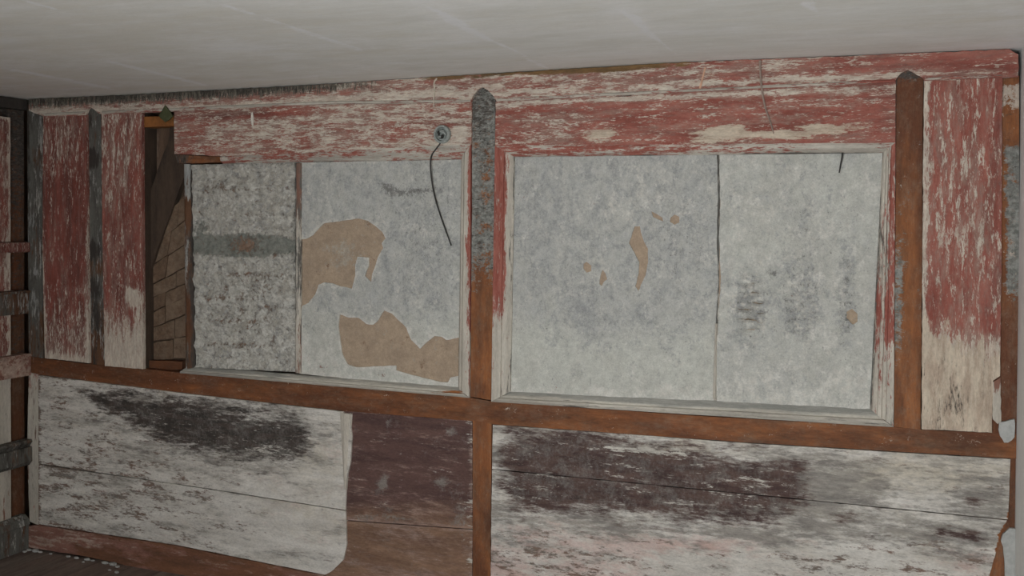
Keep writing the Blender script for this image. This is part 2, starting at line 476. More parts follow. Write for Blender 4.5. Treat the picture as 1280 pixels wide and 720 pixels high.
def box(name, x0, x1, y0, y1, z0, z1, mat, parent=None, label=None, attrs=None):
    v = [(x, y, z) for x in (x0, x1) for y in (y0, y1) for z in (z0, z1)]
    f = [(0, 1, 3, 2), (4, 6, 7, 5), (0, 4, 5, 1), (2, 3, 7, 6), (0, 2, 6, 4), (1, 5, 7, 3)]
    return finish(name, v, f, mat, parent, attrs, label=label)

def tube(name, pts, rad, mat, parent=None, sides=8, label=None):
    pts = np.array(pts, float)
    # smooth the path
    for _ in range(2):
        q = [pts[0]]
        for a, b in zip(pts[:-1], pts[1:]):
            q += [a * 0.75 + b * 0.25, a * 0.25 + b * 0.75]
        q.append(pts[-1]); pts = np.array(q)
    n = len(pts); V = []; Fc = []
    rad = np.interp(np.linspace(0, 1, n), np.linspace(0, 1, len(np.atleast_1d(rad))), np.atleast_1d(rad))
    for i in range(n):
        t = pts[min(i + 1, n - 1)] - pts[max(i - 1, 0)]; t /= np.linalg.norm(t) + 1e-9
        u = np.cross(t, (0.3, 1, 0.2)); u /= np.linalg.norm(u) + 1e-9; w = np.cross(t, u)
        for k in range(sides):
            a = 2 * math.pi * k / sides
            V.append(pts[i] + rad[i] * (u * math.cos(a) + w * math.sin(a)))
    for i in range(n - 1):
        for k in range(sides):
            a, b = i * sides + k, i * sides + (k + 1) % sides
            Fc.append((a, b, b + sides, a + sides))
    Fc.append(tuple(range(sides))[::-1]); Fc.append(tuple(range((n - 1) * sides, n * sides)))
    return finish(name, V, Fc, mat, parent, smooth=True, label=label)

def lathe(name, center, prof, mat, parent=None, sides=28, label=None):
    """Round piece whose axis points into the room (-Y); prof = (radius, proud)."""
    V = []; Fc = []; k = len(prof)
    for j in range(sides):
        a = 2 * math.pi * j / sides
        for r, d in prof:
            V.append((center[0] + r * math.cos(a), center[1] - d, center[2] + r * math.sin(a)))
    for j in range(sides):
        for q in range(k - 1):
            a, b = j * k + q, ((j + 1) % sides) * k + q
            Fc.append((a, a + 1, b + 1, b))
    return finish(name, V, Fc, mat, parent, smooth=False, label=label)

def tag(o, label, cat, group=None):
    o['label'] = label; o['category'] = cat
    if group:
        o['group'] = group
    return o
def struct(o, label=None):
    o['kind'] = 'structure'
    if label:
        o['label'] = label
    return o

# ================================================================== the room shell
CEIL_PX = [(30, 124.6), (160, 119.0), (420, 104.8), (500, 99.5), (680, 88.5), (840, 79.0), (1140, 67.0), (1272, 61.5)]
_cx = np.array([WP(*p)[0] for p in CEIL_PX]); _cz = np.array([WP(*p)[2] for p in CEIL_PX])
def ceil_bow(u, v, ed):          # the old ceiling sags and rises along the wall
    z = np.interp(u, _cx, _cz)
    return (ROOM_H - z) * np.exp(-np.clip(-v, 0, 9) / 0.6)
JOINTS = [((260, 0), (452, 63)), ((520, 0), (682, 84)), ((772, 10), (842, 66)), ((1018, 5), (1041, 54)), ((0, 84), (140, 111)), ((125, 74), (255, 106)), ((30, 0), (70, 12))]
def ceil_f(x, y, ed):
    r = np.zeros_like(x)
    for (a, b), (c, d) in JOINTS:
        L = math.hypot(c - a, d - b)
        t = ((x - a) * (c - a) + (y - b) * (d - b)) / L
        n = np.abs((x - a) * -(d - b) + (y - b) * (c - a)) / L
        r = np.maximum(r, 0.62 * np.exp(-(n / 3.2) ** 2) * sst(-20, 10, t) * sst(L + 25, L - 5, t))
    tri = [[(776, 10), (800, 20), (842, 66), (800, 42)], [(1000, 0), (1018, 0), (1022, 16), (1002, 10)], [(648, 69), (682, 82), (672, 83)], [(525, 5), (560, 15), (600, 38), (636, 62), (590, 45), (560, 30)]]
    for t in tri:
        r = np.maximum(r, 0.72 * PG(x, y, t, 8))
    return np.where(y > 125, 0, r)
fl = lambda *a: None
ceiling = slab('ceiling', [(-0.085, -ROOM_D), (ROOM_W, -ROOM_D), (ROOM_W, 0.095), (-0.085, 0.095)], 0.0, -0.12, 'ceiling', None, uv=True, plane='ceiling', base=ROOM_H, grid=0.024, rough=0,
               relief=ceil_bow, attrs={
    'y': lambda x, y, e: 0.34 + 0.2 * E(x, y, 220, 60, 260, 60) - 0.1 * E(x, y, 900, 60, 300, 80),
    'w': lambda x, y, e: 0.30 + 0.25 * E(x, y, 270, 50, 60, 20, 10) + 0.3 * E(x, y, 560, 20, 60, 30, 35) + 0.35 * E(x, y, 790, 30, 50, 25, 50) + 0.2 * E(x, y, 1150, 70, 200, 14, -3) + 0.3 * E(x, y, 1265, 45, 20, 30),
    'f': ceil_f})
struct(ceiling, 'low whitewashed ceiling with brushed streaks')
floor = box('floor', -0.16, ROOM_W, -ROOM_D, 0.16, -0.15, -0.022, 'mortar')
struct(floor, 'dusty brown plank floor')
xs = 0.0; i = 0
while xs < ROOM_W - 0.01:
    w = 0.15 + 0.06 * random.random()
    x1 = min(ROOM_W, xs + w)
    if ROOM_W - x1 < 0.06:
        x1 = ROOM_W
    box('floor_plank', xs + 0.002, x1 - 0.002, -ROOM_D, 0.09, -0.022, 0.0 - 0.002 * random.random(), 'floor', floor, attrs={'g': 0.3 + 0.4 * random.random()})
    xs = x1
wall_right = struct(box('wall_right', ROOM_W, ROOM_W + 0.12, -ROOM_D, 0.12, 0.0, ROOM_H, 'side_wall'), 'plain pale distempered side wall')
# unseen wall behind the camera, with the window added for light
x0, x1, z0, z1 = WIN
v = []; 
def ringwall():
    xs_ = [0, x0, x1, ROOM_W]; zs_ = [0, z0, z1, ROOM_H]
    V = []; Fc = []; idx = {}
    def vid(a, y, c):
        k = (a, y, c)
        if k not in idx:
            idx[k] = len(V); V.append(k)
        return idx[k]
    ya, yb = -ROOM_D, -ROOM_D - 0.18
    for i in range(3):
        for j in range(3):
            if i == 1 and j == 1:
                continue
            a, b, c, d = xs_[i], xs_[i + 1], zs_[j], zs_[j + 1]
            Fc.append((vid(b, ya, c), vid(a, ya, c), vid(a, ya, d), vid(b, ya, d)))
            Fc.append((vid(a, yb, c), vid(b, yb, c), vid(b, yb, d), vid(a, yb, d)))
    for (a, c), (b, d) in (((x0, z0), (x1, z0)), ((x1, z0), (x1, z1)), ((x1, z1), (x0, z1)), ((x0, z1), (x0, z0))):
        Fc.append((vid(a, ya, c), vid(b, ya, d), vid(b, yb, d), vid(a, yb, c)))
    for (a, c), (b, d) in (((0, 0), (ROOM_W, 0)), ((ROOM_W, 0), (ROOM_W, ROOM_H)), ((ROOM_W, ROOM_H), (0, ROOM_H)), ((0, ROOM_H), (0, 0))):
        Fc.append((vid(a, ya, c), vid(a, yb, c), vid(b, yb, d), vid(b, ya, d)))
    return finish('wall_front', V, Fc, 'dim_wall')
wall_front = struct(ringwall(), 'unseen wall, coloured dark against bounced light, with one added window')
yw = -ROOM_D - 0.10
win = bpy.data.objects.new('added_window_1', None); COL.objects.link(win)
win.location = ((x0 + x1) / 2, yw, z0); struct(win, 'added unseen window with small white panes')
def wbox(n, a, b, c, d, m='window_paint', t=0.03):
    return box(n, a, b, yw - t, yw + t, c, d, m, win)
wbox('window_frame', x0, x0 + 0.05, z0, z1); wbox('window_frame', x1 - 0.05, x1, z0, z1)
wbox('window_frame', x0 + 0.05, x1 - 0.05, z0, z0 + 0.05); wbox('window_frame', x0 + 0.05, x1 - 0.05, z1 - 0.05, z1)
nx, nz = 4, 4
for i in range(nx):
    a = x0 + 0.05 + (x1 - x0 - 0.1) * i / nx; b = x0 + 0.05 + (x1 - x0 - 0.1) * (i + 1) / nx
    if i:
        wbox('muntin', a - 0.011, a + 0.011, z0 + 0.05, z1 - 0.05, t=0.015)
    for j in range(nz):
        c = z0 + 0.05 + (z1 - z0 - 0.1) * j / nz; d = z0 + 0.05 + (z1 - z0 - 0.1) * (j + 1) / nz
        wbox('pane', a + (0.011 if i else 0), b - (0.011 if i < nx - 1 else 0), c + (0.011 if j else 0), d - (0.011 if j < nz - 1 else 0), 'glass', 0.002)
for j in range(1, nz):
    c = z0 + 0.05 + (z1 - z0 - 0.1) * j / nz
    for i in range(nx):
        a = x0 + 0.05 + (x1 - x0 - 0.1) * i / nx; b = x0 + 0.05 + (x1 - x0 - 0.1) * (i + 1) / nx
        wbox('muntin', a + (0.011 if i else 0), b - (0.011 if i < nx - 1 else 0), c - 0.011, c + 0.011, t=0.015)

# ================================================================== the panelled wall
wall = struct(box('wall_back', -0.16, ROOM_W, 0.095, 0.16, 0, ROOM_H + 0.12, 'cavity'), 'timber framed wall of worn red boards, white planks and grey plaster panels')
B = lambda *a, **k: slab(*a, parent=wall, **k)

# --- framing: sill rail, posts (bare brown wood)
RAIL_T = [(30, 445), (54, 448), (109, 455), (130, 457), (178, 461), (226, 466), (420, 483), (588, 497), (616, 502), (860, 519), (1119, 534), (1150, 537), (1278, 543)]
RAIL_B = [(1276, 574), (1264, 573), (940, 553.5), (616, 530.5), (586, 526), (428, 513.5), (238, 492), (52, 468.5), (30, 466)]
B('rail', RAIL_T + RAIL_B, 0.010, -0.06, 'wood_h', rough=0.0006, attrs={
    'd': lambda x, y, e: 0.4 + 0.35 * sst(700, 300, x) * 0.7 + 0.3 * E(x, y, 660, 520, 60, 16) + 0.35 * E(x, y, 1215, 555, 60, 20),  # left end darkened in colour for the weaker light there
    'f': lambda x, y, e: 0.12 + 0.22 * E(x, y, 640, 512, 10, 8) + 0.2 * E(x, y, 1130, 545, 14, 8) + 0.15 * E(x, y, 1205, 550, 20, 8),
    'k': lambda x, y, e: 0.04 + 0.1 * E(x, y, 60, 460, 60, 20)}, label='bare brown horizontal rail')
B('post', [(590, 124), (592, 118), (597, 112), (603, 109), (610, 113), (616, 119), (619, 124), (618.5, 190), (617, 320), (613.5, 500), (588, 496), (589, 380), (590, 250)], 0.009, -0.06, 'wood_v', rough=0.0008, grid=0.02, attrs={
    'd': lambda x, y, e: 0.3 + 0.5 * E(x, y, 607, 190, 8, 14) + 0.3 * E(x, y, 600, 486, 16, 12),
    'g': lambda x, y, e: 0.80 * sst(400, 300, y) + 0.04 - 0.45 * E(x, y, 610, 195, 8, 14) - 0.5 * E(x, y, 608, 222, 6, 8) - 0.5 * E(x, y, 607, 246, 6, 8) - 0.45 * E(x, y, 606, 285, 7, 10) - 0.3 * E(x, y, 604, 340, 9, 20) - 0.25 * E(x, y, 596, 178, 7, 12) - 0.2 * E(x, y, 602, 320, 12, 6),
    'k': lambda x, y, e: 0.16 * sst(200, 120, y) + 0.28 * sst(400, 320, y) + 0.05 + 0.15 * E(x, y, 596, 150, 8, 30) + 0.8 * E(x, y, 600, 462, 3.5, 4.5) + 0.5 * E(x, y, 597, 482, 3, 3)},
  label='bare post with pointed top, grey limewash above brown wood')
B('post', [(590.8, 525.5), (614.5, 530), (613.5, 640), (612, 830), (590.4, 830), (590.9, 640)], 0.011, -0.06, 'wood_v', rough=0.0006, attrs={
    'd': lambda x, y, e: 0.3 + 0.35 * sst(560, 660, y), 'f': lambda x, y, e: 0.02 + 0.3 * E(x, y, 602, 539, 4, 4) + 0.2 * E(x, y, 603, 616, 8, 5), 'k': 0.03}, label='bare brown post')
B('post', [(1120, 101), (1120.5, 98), (1127, 91), (1135, 87.5), (1142, 91), (1154, 98), (1154, 101), (1153, 220), (1152.5, 330), (1150.5, 537), (1117.5, 533.5), (1119, 330), (1120, 200)], 0.009, -0.06, 'wood_v', rough=0.0006, attrs={
    'd': lambda x, y, e: 0.30 + 0.4 * sst(300, 120, y) + 0.2 * sst(1142, 1153, x),  # right side darkened in colour as shade beside the board
    'g': lambda x, y, e: 0.12 + 0.55 * E(x, y, 1121, 365, 9, 75, 0, 4) + 0.15 * E(x, y, 1135, 260, 12, 30) + 0.6 * E(x, y, 1135, 95, 14, 6),
    'k': lambda x, y, e: 0.05 + 0.55 * sst(115, 92, y) + 0.35 * sst(1123, 1120, x) * sst(220, 120, y) + 0.7 * E(x, y, 1137, 510, 3, 3),
    'f': lambda x, y, e: 0.05 + 0.2 * E(x, y, 1128, 235, 12, 20) + 0.25 * E(x, y, 1141, 260, 3, 3)},
  label='bare brown post with pointed top')
B('post', [(108, 142), (109.5, 137), (112.5, 134), (118, 137), (123, 142), (126, 143), (127, 250), (130.5, 457), (111, 455), (109.5, 300)], 0.004, -0.06, 'grey_v', rough=0.0008, grid=0.02, attrs={
    'd': lambda x, y, e: 0.25 + 0.8 * sst(410, 435, y) + 0.3 * E(x, y, 118, 335, 12, 15) + 0.2 * sst(300, 420, y),
    'k': lambda x, y, e: 0.25 + 0.6 * E(x, y, 116, 198, 12, 14, 0, 4) + 0.5 * E(x, y, 112, 150, 6, 16) + 0.5 * E(x, y, 119, 312, 12, 12) + 0.4 * E(x, y, 118, 360, 12, 14) + 0.2 * E(x, y, 118, 400, 10, 20),
    'f': 0.36}, label='dark grey recessed strip between red boards')
B('corner_post', [(34, 138), (53, 140), (53, 200), (52, 330), (54, 448), (36, 445), (35, 300)], 0.010, -0.06, 'grey_v', rough=0.001, grid=0.02, attrs={
    'd': lambda x, y, e: 0.2 + 0.35 * E(x, y, 44, 195, 14, 22) + 0.3 * E(x, y, 44, 320, 14, 20) + 0.4 * sst(370, 410, y),
    'k': lambda x, y, e: 0.15 + 0.2 * sst(190, 130, y) + 0.25 * sst(39, 35, x), 'f': lambda x, y, e: 0.36 + 0.5 * E(x, y, 44, 341, 3, 4)},
  label='grey weathered corner post')

# --- cornice band under the ceiling, notched round the pointed posts
ct = [(x, y - 0.4) for x, y in [(36, 124.3), (160, 119.0), (300, 111.4), (420, 104.8), (500, 99.5), (600, 93.4), (680, 88.5), (840, 79.0), (1000, 72.6), (1140, 67.0), (1250, 62.4)]]
ct += [(1262, 61.5), (1273, 68)]
cb = [(1273, 96), (1250, 97.5), (1155, 101), (1154, 98), (1142, 91), (1135, 87.5), (1127, 91), (1120.5, 98), (1119, 103), (1050, 106), (987, 110), (900, 113.5), (750, 121.5), (621, 127),
      (619, 124), (616, 119), (610, 113), (603, 109), (597, 112), (592, 118), (590, 124), (589, 128.5), (500, 127), (420, 130), (300, 136), (240, 138.5), (127, 143), (123, 142), (118, 137), (112.5, 134), (109.5, 137), (107, 144), (56, 146), (36, 138)]
def corn_rel(u, v, ed):
    return 0.006 * (fnoise(u * 6, v * 40) - 0.5)
B('cornice_board', ct + cb, 0.024, 0.011, 'cornice', rough=0.0016, grid=0.014, relief=corn_rel, attrs={
    'd': 0.4,
    'w': lambda x, y, e: 0.40 + 0.14 * E(x, y, 520, 118, 120, 16) + 0.12 * E(x, y, 80, 135, 60, 10) + 0.25 * np.exp(-((y - np.interp(x, [60, 240, 420, 620, 750, 900, 1050, 1250], [140, 133, 124, 117, 113, 103, 97, 90])) / 3.0) ** 2) - 0.16 * sst(1000, 1200, x),
    't': lambda x, y, e: 0.12 + 0.12 * sst(560, 700, x),
    'v': lambda x, y, e: (0.60 * sst(18, 3, y - np.interp(x, [36, 160, 300, 420, 500, 700], [124.3, 119, 111.4, 104.8, 99.5, 88]))) * sst(560, 400, x) + 0.12 * sst(500, 300, x),
    'b': lambda x, y, e: 0.75 * sst(440, 600, x) * sst(1100, 800, x) * sst(8, 2, y - np.interp(x, [36, 420, 500, 680, 840, 1140], [124.3, 104.8, 99.5, 88.5, 79, 67]))},
  label='worn cornice board with ragged sooty top')

P_BEAD = [(0, 0.020), (0.25, 0.029), (0.6, 0.030), (1.0, 0.024)]
for (o0, o1), lab in ((((56, 145.5), (106.5, 143.2)), None), (((128, 142.6), (420, 130)), None), (((420, 130), (588.5, 128.3)), None), (((621, 127), (1118.5, 103)), None), (((1156, 101), (1252, 97.3)), None)):
    mould('cornice_bead', (o0, o1), ((o0[0], o0[1] - 4.2), (o1[0], o1[1] - 4.2)), P_BEAD, 'mould_h', wall, {'d': lambda x, y, e: 0.36 + 0.2 * sst(950, 1150, x), 'k': 0.12, 'g': 0.1}, d_ref=0.024, back=0.0245 - 0.006)

# --- upright red boards
B('upright_board', [(54, 145), (107.5, 143), (109, 300), (111, 454), (56, 447.5), (53, 320)], 0.020, 0.0, 'red_v', rough=0.001, attrs={
    'd': 0.62, 'w': lambda x, y, e: 0.24 + 0.16 * E(x, y, 70, 175, 30, 40) + 0.5 * sst(435, 452, y + (x - 60) * -0.12) + 0.18 * sst(330, 440, y) + 0.3 * sst(0.012, 0.004, e) * sst(250, 330, y),
    'k': 0.02}, label='narrow red board beside the corner')
B('upright_board', [(126.5, 142), (177, 140), (177.5, 300), (178.5, 461.5), (131, 457.5), (128, 300)], 0.020, 0.0, 'red_v', rough=0.001, attrs={
    'd': 0.5, 'w': lambda x, y, e: 0.32 + 0.12 * E(x, y, 140, 190, 30, 60) + 0.65 * sst(370, 440, y + 20 * (x > 168) - 18 * E(x, y, 150, 400, 16, 60)) + 0.9 * PG(x, y, [(160, 362), (171, 364), (170, 380), (163, 384), (159, 372)], 8) - 0.2 * E(x, y, 172, 410, 10, 26) - 0.1 * E(x, y, 155, 280, 40, 50),
    'k': 0.0}, label='red board flaking to white at its foot, beside the open bay')
B('stud', [(127, 143), (180, 141), (181, 463), (130, 458)], -0.002, -0.09, 'brace', rough=0)
B('upright_board', [(1155, 97), (1200, 97), (1253, 95.5), (1252, 330), (1250, 470), (1241, 476), (1240, 541), (1205, 539), (1152, 536.5), (1153, 330)], 0.022, 0.011, 'red_v', rough=0.001, attrs={
    'd': lambda x, y, e: 0.3 + 0.15 * sst(1225, 1245, x), 'w': lambda x, y, e: 0.27 + 0.10 * E(x, y, 1205, 200, 50, 100) + 0.5 * sst(0.018, 0.008, e) * sst(1170, 1158, x) + 0.45 * sst(400, 450, y) + 0.12 * E(x, y, 1200, 300, 40, 70),
    't': lambda x, y, e: 0.82 * sst(370, 470, y + (x - 1200) * -0.45) - 0.2 * E(x, y, 1180, 520, 10, 16) + 0.05,
    'k': lambda x, y, e: 0.12 + 0.12 * sst(420, 460, y) + 0.3 * E(x, y, 1180, 505, 12, 20) + 0.2 * E(x, y, 1198, 500, 6, 26)},
  label='wide red board worn to bare cream below')
B('edge_strip', [(1240.5, 478), (1250.5, 472), (1251.5, 527), (1247, 530), (1241, 524)], 0.019, 0.011, 'white_v', rough=0.001, grid=0.015, attrs={'d': 0.1, 'r': lambda x, y, e: 0.15 + 0.4 * sst(500, 470, y), 'k': 0.1}, label='narrow flaking white strip')
B('edge_post', [(1253, 97), (1274, 95), (1274, 545), (1236, 541.5), (1238, 476), (1250, 468)], 0.008, -0.06, 'wood_v', rough=0, grid=0.015, attrs={
    'd': lambda x, y, e: 0.5 + 0.3 * sst(350, 450, y), 'g': lambda x, y, e: 0.05 + 0.72 * sst(170, 190, y) * sst(390, 360, y) * sst(1254, 1258, x),
    'f': lambda x, y, e: 0.1 + 0.55 * sst(155, 120, y) * sst(104, 108, y) + 0.25 * E(x, y, 1262, 320, 8, 60), 'k': lambda x, y, e: 0.12 + 0.2 * E(x, y, 1262, 200, 8, 60)},
  label='brown edge post patched with grey limewash')
B('plaster_lump', [(1249, 528), (1257, 527), (1268, 524), (1268, 546), (1260, 553), (1255, 553), (1250, 545), (1248, 537)], 0.022, 0.0105, 'lime', rough=0.002, grid=0.015, relief=lambda u, v, e: 0.008 * fnoise(u * 40, v * 40), label='pale plaster lump')

# --- frieze boards
B('frieze_board', [(217.5, 139.5), (240, 138.5), (300, 136), (420, 130), (500, 127), (589.5, 128.5), (589.5, 180.5), (420, 190), (276, 195), (218, 192.5)], 0.018, 0.0, 'red_h', rough=0.001, attrs={
    'd': lambda x, y, e: 0.35 + 0.3 * E(x, y, 300, 143, 90, 6) + 0.2 * E(x, y, 560, 150, 30, 10),
    'w': lambda x, y, e: 0.45 + 0.12 * E(x, y, 520, 182, 90, 9) + 0.12 * E(x, y, 460, 140, 90, 14) - 0.1 * E(x, y, 235, 170, 20, 26) + 0.1 * E(x, y, 340, 165, 60, 12) - 0.22 * E(x, y, 330, 143, 100, 4, -3) + 0.45 * E(x, y, 575, 166, 9, 9) - 0.2 * E(x, y, 490, 178, 8, 10) + 0.25 * E(x, y, 567, 183, 18, 5),
    't': lambda x, y, e: 0.12 + 0.22 * E(x, y, 500, 184, 120, 7) + 0.15 * E(x, y, 350, 180, 60, 5)},
  label='worn red frieze board with streaks of white')
B('frieze_board', [(619.5, 127), (750, 121.5), (900, 113.5), (987, 110), (1050, 106), (1119.5, 103), (1119.5, 178.5), (900, 181), (619, 182)], 0.018, 0.0, 'red_h', rough=0.001, attrs={
    'd': lambda x, y, e: 0.34 + 0.2 * E(x, y, 740, 145, 60, 12),
    'w': lambda x, y, e: 0.29 + 0.14 * E(x, y, 690, 160, 50, 16) + 0.4 * np.exp(-((y - np.interp(x, [620, 750, 900, 1100], [131, 125, 117, 108])) / 3.0) ** 2) + 0.06 * E(x, y, 1000, 125, 120, 12) + 0.10 * E(x, y, 660, 178, 40, 6),
    't': lambda x, y, e: 0.13 + 0.55 * E(x, y, 750, 168, 26, 9, -10) + 0.62 * E(x, y, 903, 168, 40, 13, -8) + 0.55 * E(x, y, 1040, 160, 60, 10, -4) + 0.4 * E(x, y, 970, 170, 40, 8) - 0.25 * E(x, y, 940, 158, 10, 6),
    'y': 0.0}, label='worn red frieze board with cream patches')
B('scar', [(219, 193.5), (277, 196), (276, 203), (240, 204), (222, 204)], 0.006, -0.05, 'wood_h', rough=0.001, attrs={'d': 0.55, 'k': lambda x, y, e: 0.25 + 0.4 * sst(245, 225, x)}, label='dark bare wood where the moulding is missing')

# --- panel mouldings
P_TOP = [(0, 0.018), (0.25, 0.022), (0.55, 0.020), (0.8, 0.010), (1.0, 0.000)]
P_SIDE = [(0, 0.018), (0.5, 0.018), (0.52, 0.013), (0.6, 0.013), (0.62, 0.019), (0.8, 0.016), (0.95, 0.004), (1.0, 0.0)]
P_SIDEN = [(0, 0.018), (0.30, 0.018), (0.34, 0.012), (0.48, 0.012), (0.52, 0.020), (0.66, 0.019), (0.7, 0.010), (0.86, 0.008), (1.0, -0.004)]
P_SILL = [(0, 0.016), (0.22, 0.024), (0.40, 0.026), (0.45, 0.017), (0.62, 0.014), (0.8, 0.004), (1.0, -0.008)]
# right-hand frame
mould('casing', ((619.5, 182), (1119.5, 178.5)), ((642, 196), (1103, 191)), P_TOP, 'mould_h', wall, {
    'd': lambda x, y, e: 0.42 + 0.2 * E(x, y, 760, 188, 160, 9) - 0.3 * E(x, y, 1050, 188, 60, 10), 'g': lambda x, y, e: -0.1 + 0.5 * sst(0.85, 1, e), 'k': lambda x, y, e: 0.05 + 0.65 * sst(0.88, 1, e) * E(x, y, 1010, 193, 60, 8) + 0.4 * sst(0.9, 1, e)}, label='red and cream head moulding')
mould('casing', ((619.5, 182), (615, 501.7)), ((642, 196), (637, 489.5)), P_SIDE, 'white_v', wall, {
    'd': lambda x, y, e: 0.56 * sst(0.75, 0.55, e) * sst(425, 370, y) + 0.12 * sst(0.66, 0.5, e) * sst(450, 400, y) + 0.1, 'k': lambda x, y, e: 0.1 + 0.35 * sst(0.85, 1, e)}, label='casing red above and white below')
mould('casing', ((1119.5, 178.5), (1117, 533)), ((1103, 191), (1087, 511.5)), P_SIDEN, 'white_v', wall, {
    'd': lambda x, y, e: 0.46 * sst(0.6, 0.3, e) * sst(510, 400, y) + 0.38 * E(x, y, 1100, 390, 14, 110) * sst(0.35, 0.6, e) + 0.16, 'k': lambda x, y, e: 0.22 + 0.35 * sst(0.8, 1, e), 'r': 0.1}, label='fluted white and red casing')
mould('casing', ((615, 502), (1117, 533.7)), ((637, 490), (1087, 511)), P_SILL, 'mould_h', wall, {
    'd': 0.04, 'g': lambda x, y, e: 0.12 + 0.8 * sst(0.5, 0.75, e), 'k': lambda x, y, e: 0.12 + 0.1 * sst(0.5, 0.4, np.abs(e - 0.2)) , 'b': 0.03}, label='white sill moulding with grey inner slope')
# left-hand frame
mould('casing', ((277, 195.3), (589.5, 180.5)), ((277, 204.5), (575.5, 199.3)), P_TOP, 'mould_h', wall, {
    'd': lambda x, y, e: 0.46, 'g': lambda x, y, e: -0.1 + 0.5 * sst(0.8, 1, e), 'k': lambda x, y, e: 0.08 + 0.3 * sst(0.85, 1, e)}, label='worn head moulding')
mould('casing', ((589.5, 180), (587.5, 496)), ((575.5, 199.5), (571.5, 484)), P_SIDE, 'white_v', wall, {
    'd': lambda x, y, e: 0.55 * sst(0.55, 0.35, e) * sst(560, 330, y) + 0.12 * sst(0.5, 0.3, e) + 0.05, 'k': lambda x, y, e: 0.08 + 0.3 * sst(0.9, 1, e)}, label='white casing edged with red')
mould('casing', ((226, 466.3), (588, 497)), ((232, 458.5), (572, 484.5)), P_SILL, 'mould_h', wall, {
    'd': 0.03, 'g': lambda x, y, e: 0.22 + 0.45 * sst(0.5, 0.8, e) + 0.2 * sst(400, 250, x), 'k': 0.12, 'b': lambda x, y, e: 0.05 + 0.6 * E(x, y, 560, 490, 35, 4)}, label='worn grey and white sill moulding')
mould('jamb_strip', ((229, 205), (231, 462)), ((236, 205), (241, 460)), [(0, 0.004), (0.3, 0.008), (0.6, 0.006), (1, -0.004)], 'grey_v', wall, {
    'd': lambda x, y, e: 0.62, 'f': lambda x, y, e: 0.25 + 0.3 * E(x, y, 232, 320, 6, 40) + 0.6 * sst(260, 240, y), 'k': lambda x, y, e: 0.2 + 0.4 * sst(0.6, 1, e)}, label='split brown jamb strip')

# --- plaster panels with tan undercoat showing where the skim has fallen
HA = [(366, 300), (378, 299), (384, 298), (391, 294), (397, 287), (405, 279), (420, 277), (435, 275), (448, 273), (460, 276), (470, 283), (478, 290), (482, 298), (477, 304), (479, 310), (472, 322), (468, 335), (465, 343), (464, 353), (456, 345), (461, 332), (461, 322), (447, 321), (444, 332), (444, 345), (440, 361), (425, 358), (415, 354), (405, 353), (398, 356), (394, 368), (386, 378), (366, 389)]
HB = [(425, 393), (436, 397), (448, 397), (458, 405), (466, 406), (473, 400), (480, 388), (490, 392), (500, 402), (508, 410), (514, 425), (525, 436), (533, 428), (543, 420), (552, 421), (558, 425), (580, 421), (580, 468), (563, 472), (560, 478), (548, 477), (536, 474), (515, 469), (495, 463), (495, 457), (470, 458), (445, 459), (434, 455), (428, 443), (425, 425), (423, 408)]
HC = [(793, 283), (800, 283), (801, 290), (805, 302), (810, 311), (810, 328), (807, 344), (801, 356), (798, 364), (794, 358), (798, 342), (799, 328), (793, 316), (786, 304), (789, 296)]
HD = [(838, 272), (843, 268), (849, 271), (849, 278), (843, 281), (837, 277)]
HE = [(814, 264), (820, 267), (828, 272), (829, 277), (822, 274), (816, 271)]
HF = [(729, 330), (733, 327), (739, 332), (739, 339), (733, 341), (729, 336)]
HG = [(753, 337), (757, 342), (759, 349), (755, 352), (752, 358), (749, 355), (750, 347)]
HH = [(1058, 390), (1065, 386), (1072, 392), (1072, 402), (1066, 406), (1058, 398)]
prel = lambda u, v, e: 0.004 * (fnoise(u * 5, v * 5) - 0.5) + 0.0015 * (fnoise(u * 30, v * 30) - 0.5)

pl = B('plaster_panel', [(374, 203), (580, 198), (576, 488), (374, 467)], -0.012, -0.06, 'tan', rough=0, grid=0.02, attrs={'g': lambda x, y, e: 0.2 + 0.35 * E(x, y, 430, 318, 25, 18), 'k': lambda x, y, e: 0.2}, label='tan undercoat plaster')
slab('skim_coat', [(374.5, 203), (580, 198), (576, 488), (374.5, 467)], -0.007, -0.012, 'plaster', pl, holes=[HA, HB], grid=0.016, rough=0.0012, relief=prel, attrs={
    'y': lambda x, y, e: 0.3 + 0.5 * sst(360, 440, y), 'f': lambda x, y, e: 0.22 + 0.25 * sst(380, 450, y) + 0.15 * E(x, y, 400, 270, 30, 50) + 0.35 * sst(0.012, 0.003, e),
    'g': lambda x, y, e: 0.35 - 0.22 * sst(370, 430, y) + 0.1 * E(x, y, 530, 320, 40, 90),
    'k': lambda x, y, e: 0.16 + 0.14 * E(x, y, 530, 300, 40, 90) + 0.6 * E(x, y, 515, 240, 26, 3, -4) + 0.6 * E(x, y, 486, 236, 14, 5, 25) + 0.2 * E(x, y, 385, 410, 14, 8),
    'r': lambda x, y, e: 0.02 + 0.5 * E(x, y, 400, 461, 14, 4) + 0.4 * E(x, y, 478, 468, 8, 3)}, label='grey white skim coat with large fallen patches')
def rough_rel(u, v, e):
    lump = fnoise(u * 34, v * 62)
    return 0.015 * (lump - 0.5) - 0.004 + 0.004 * np.sin(v * 62)
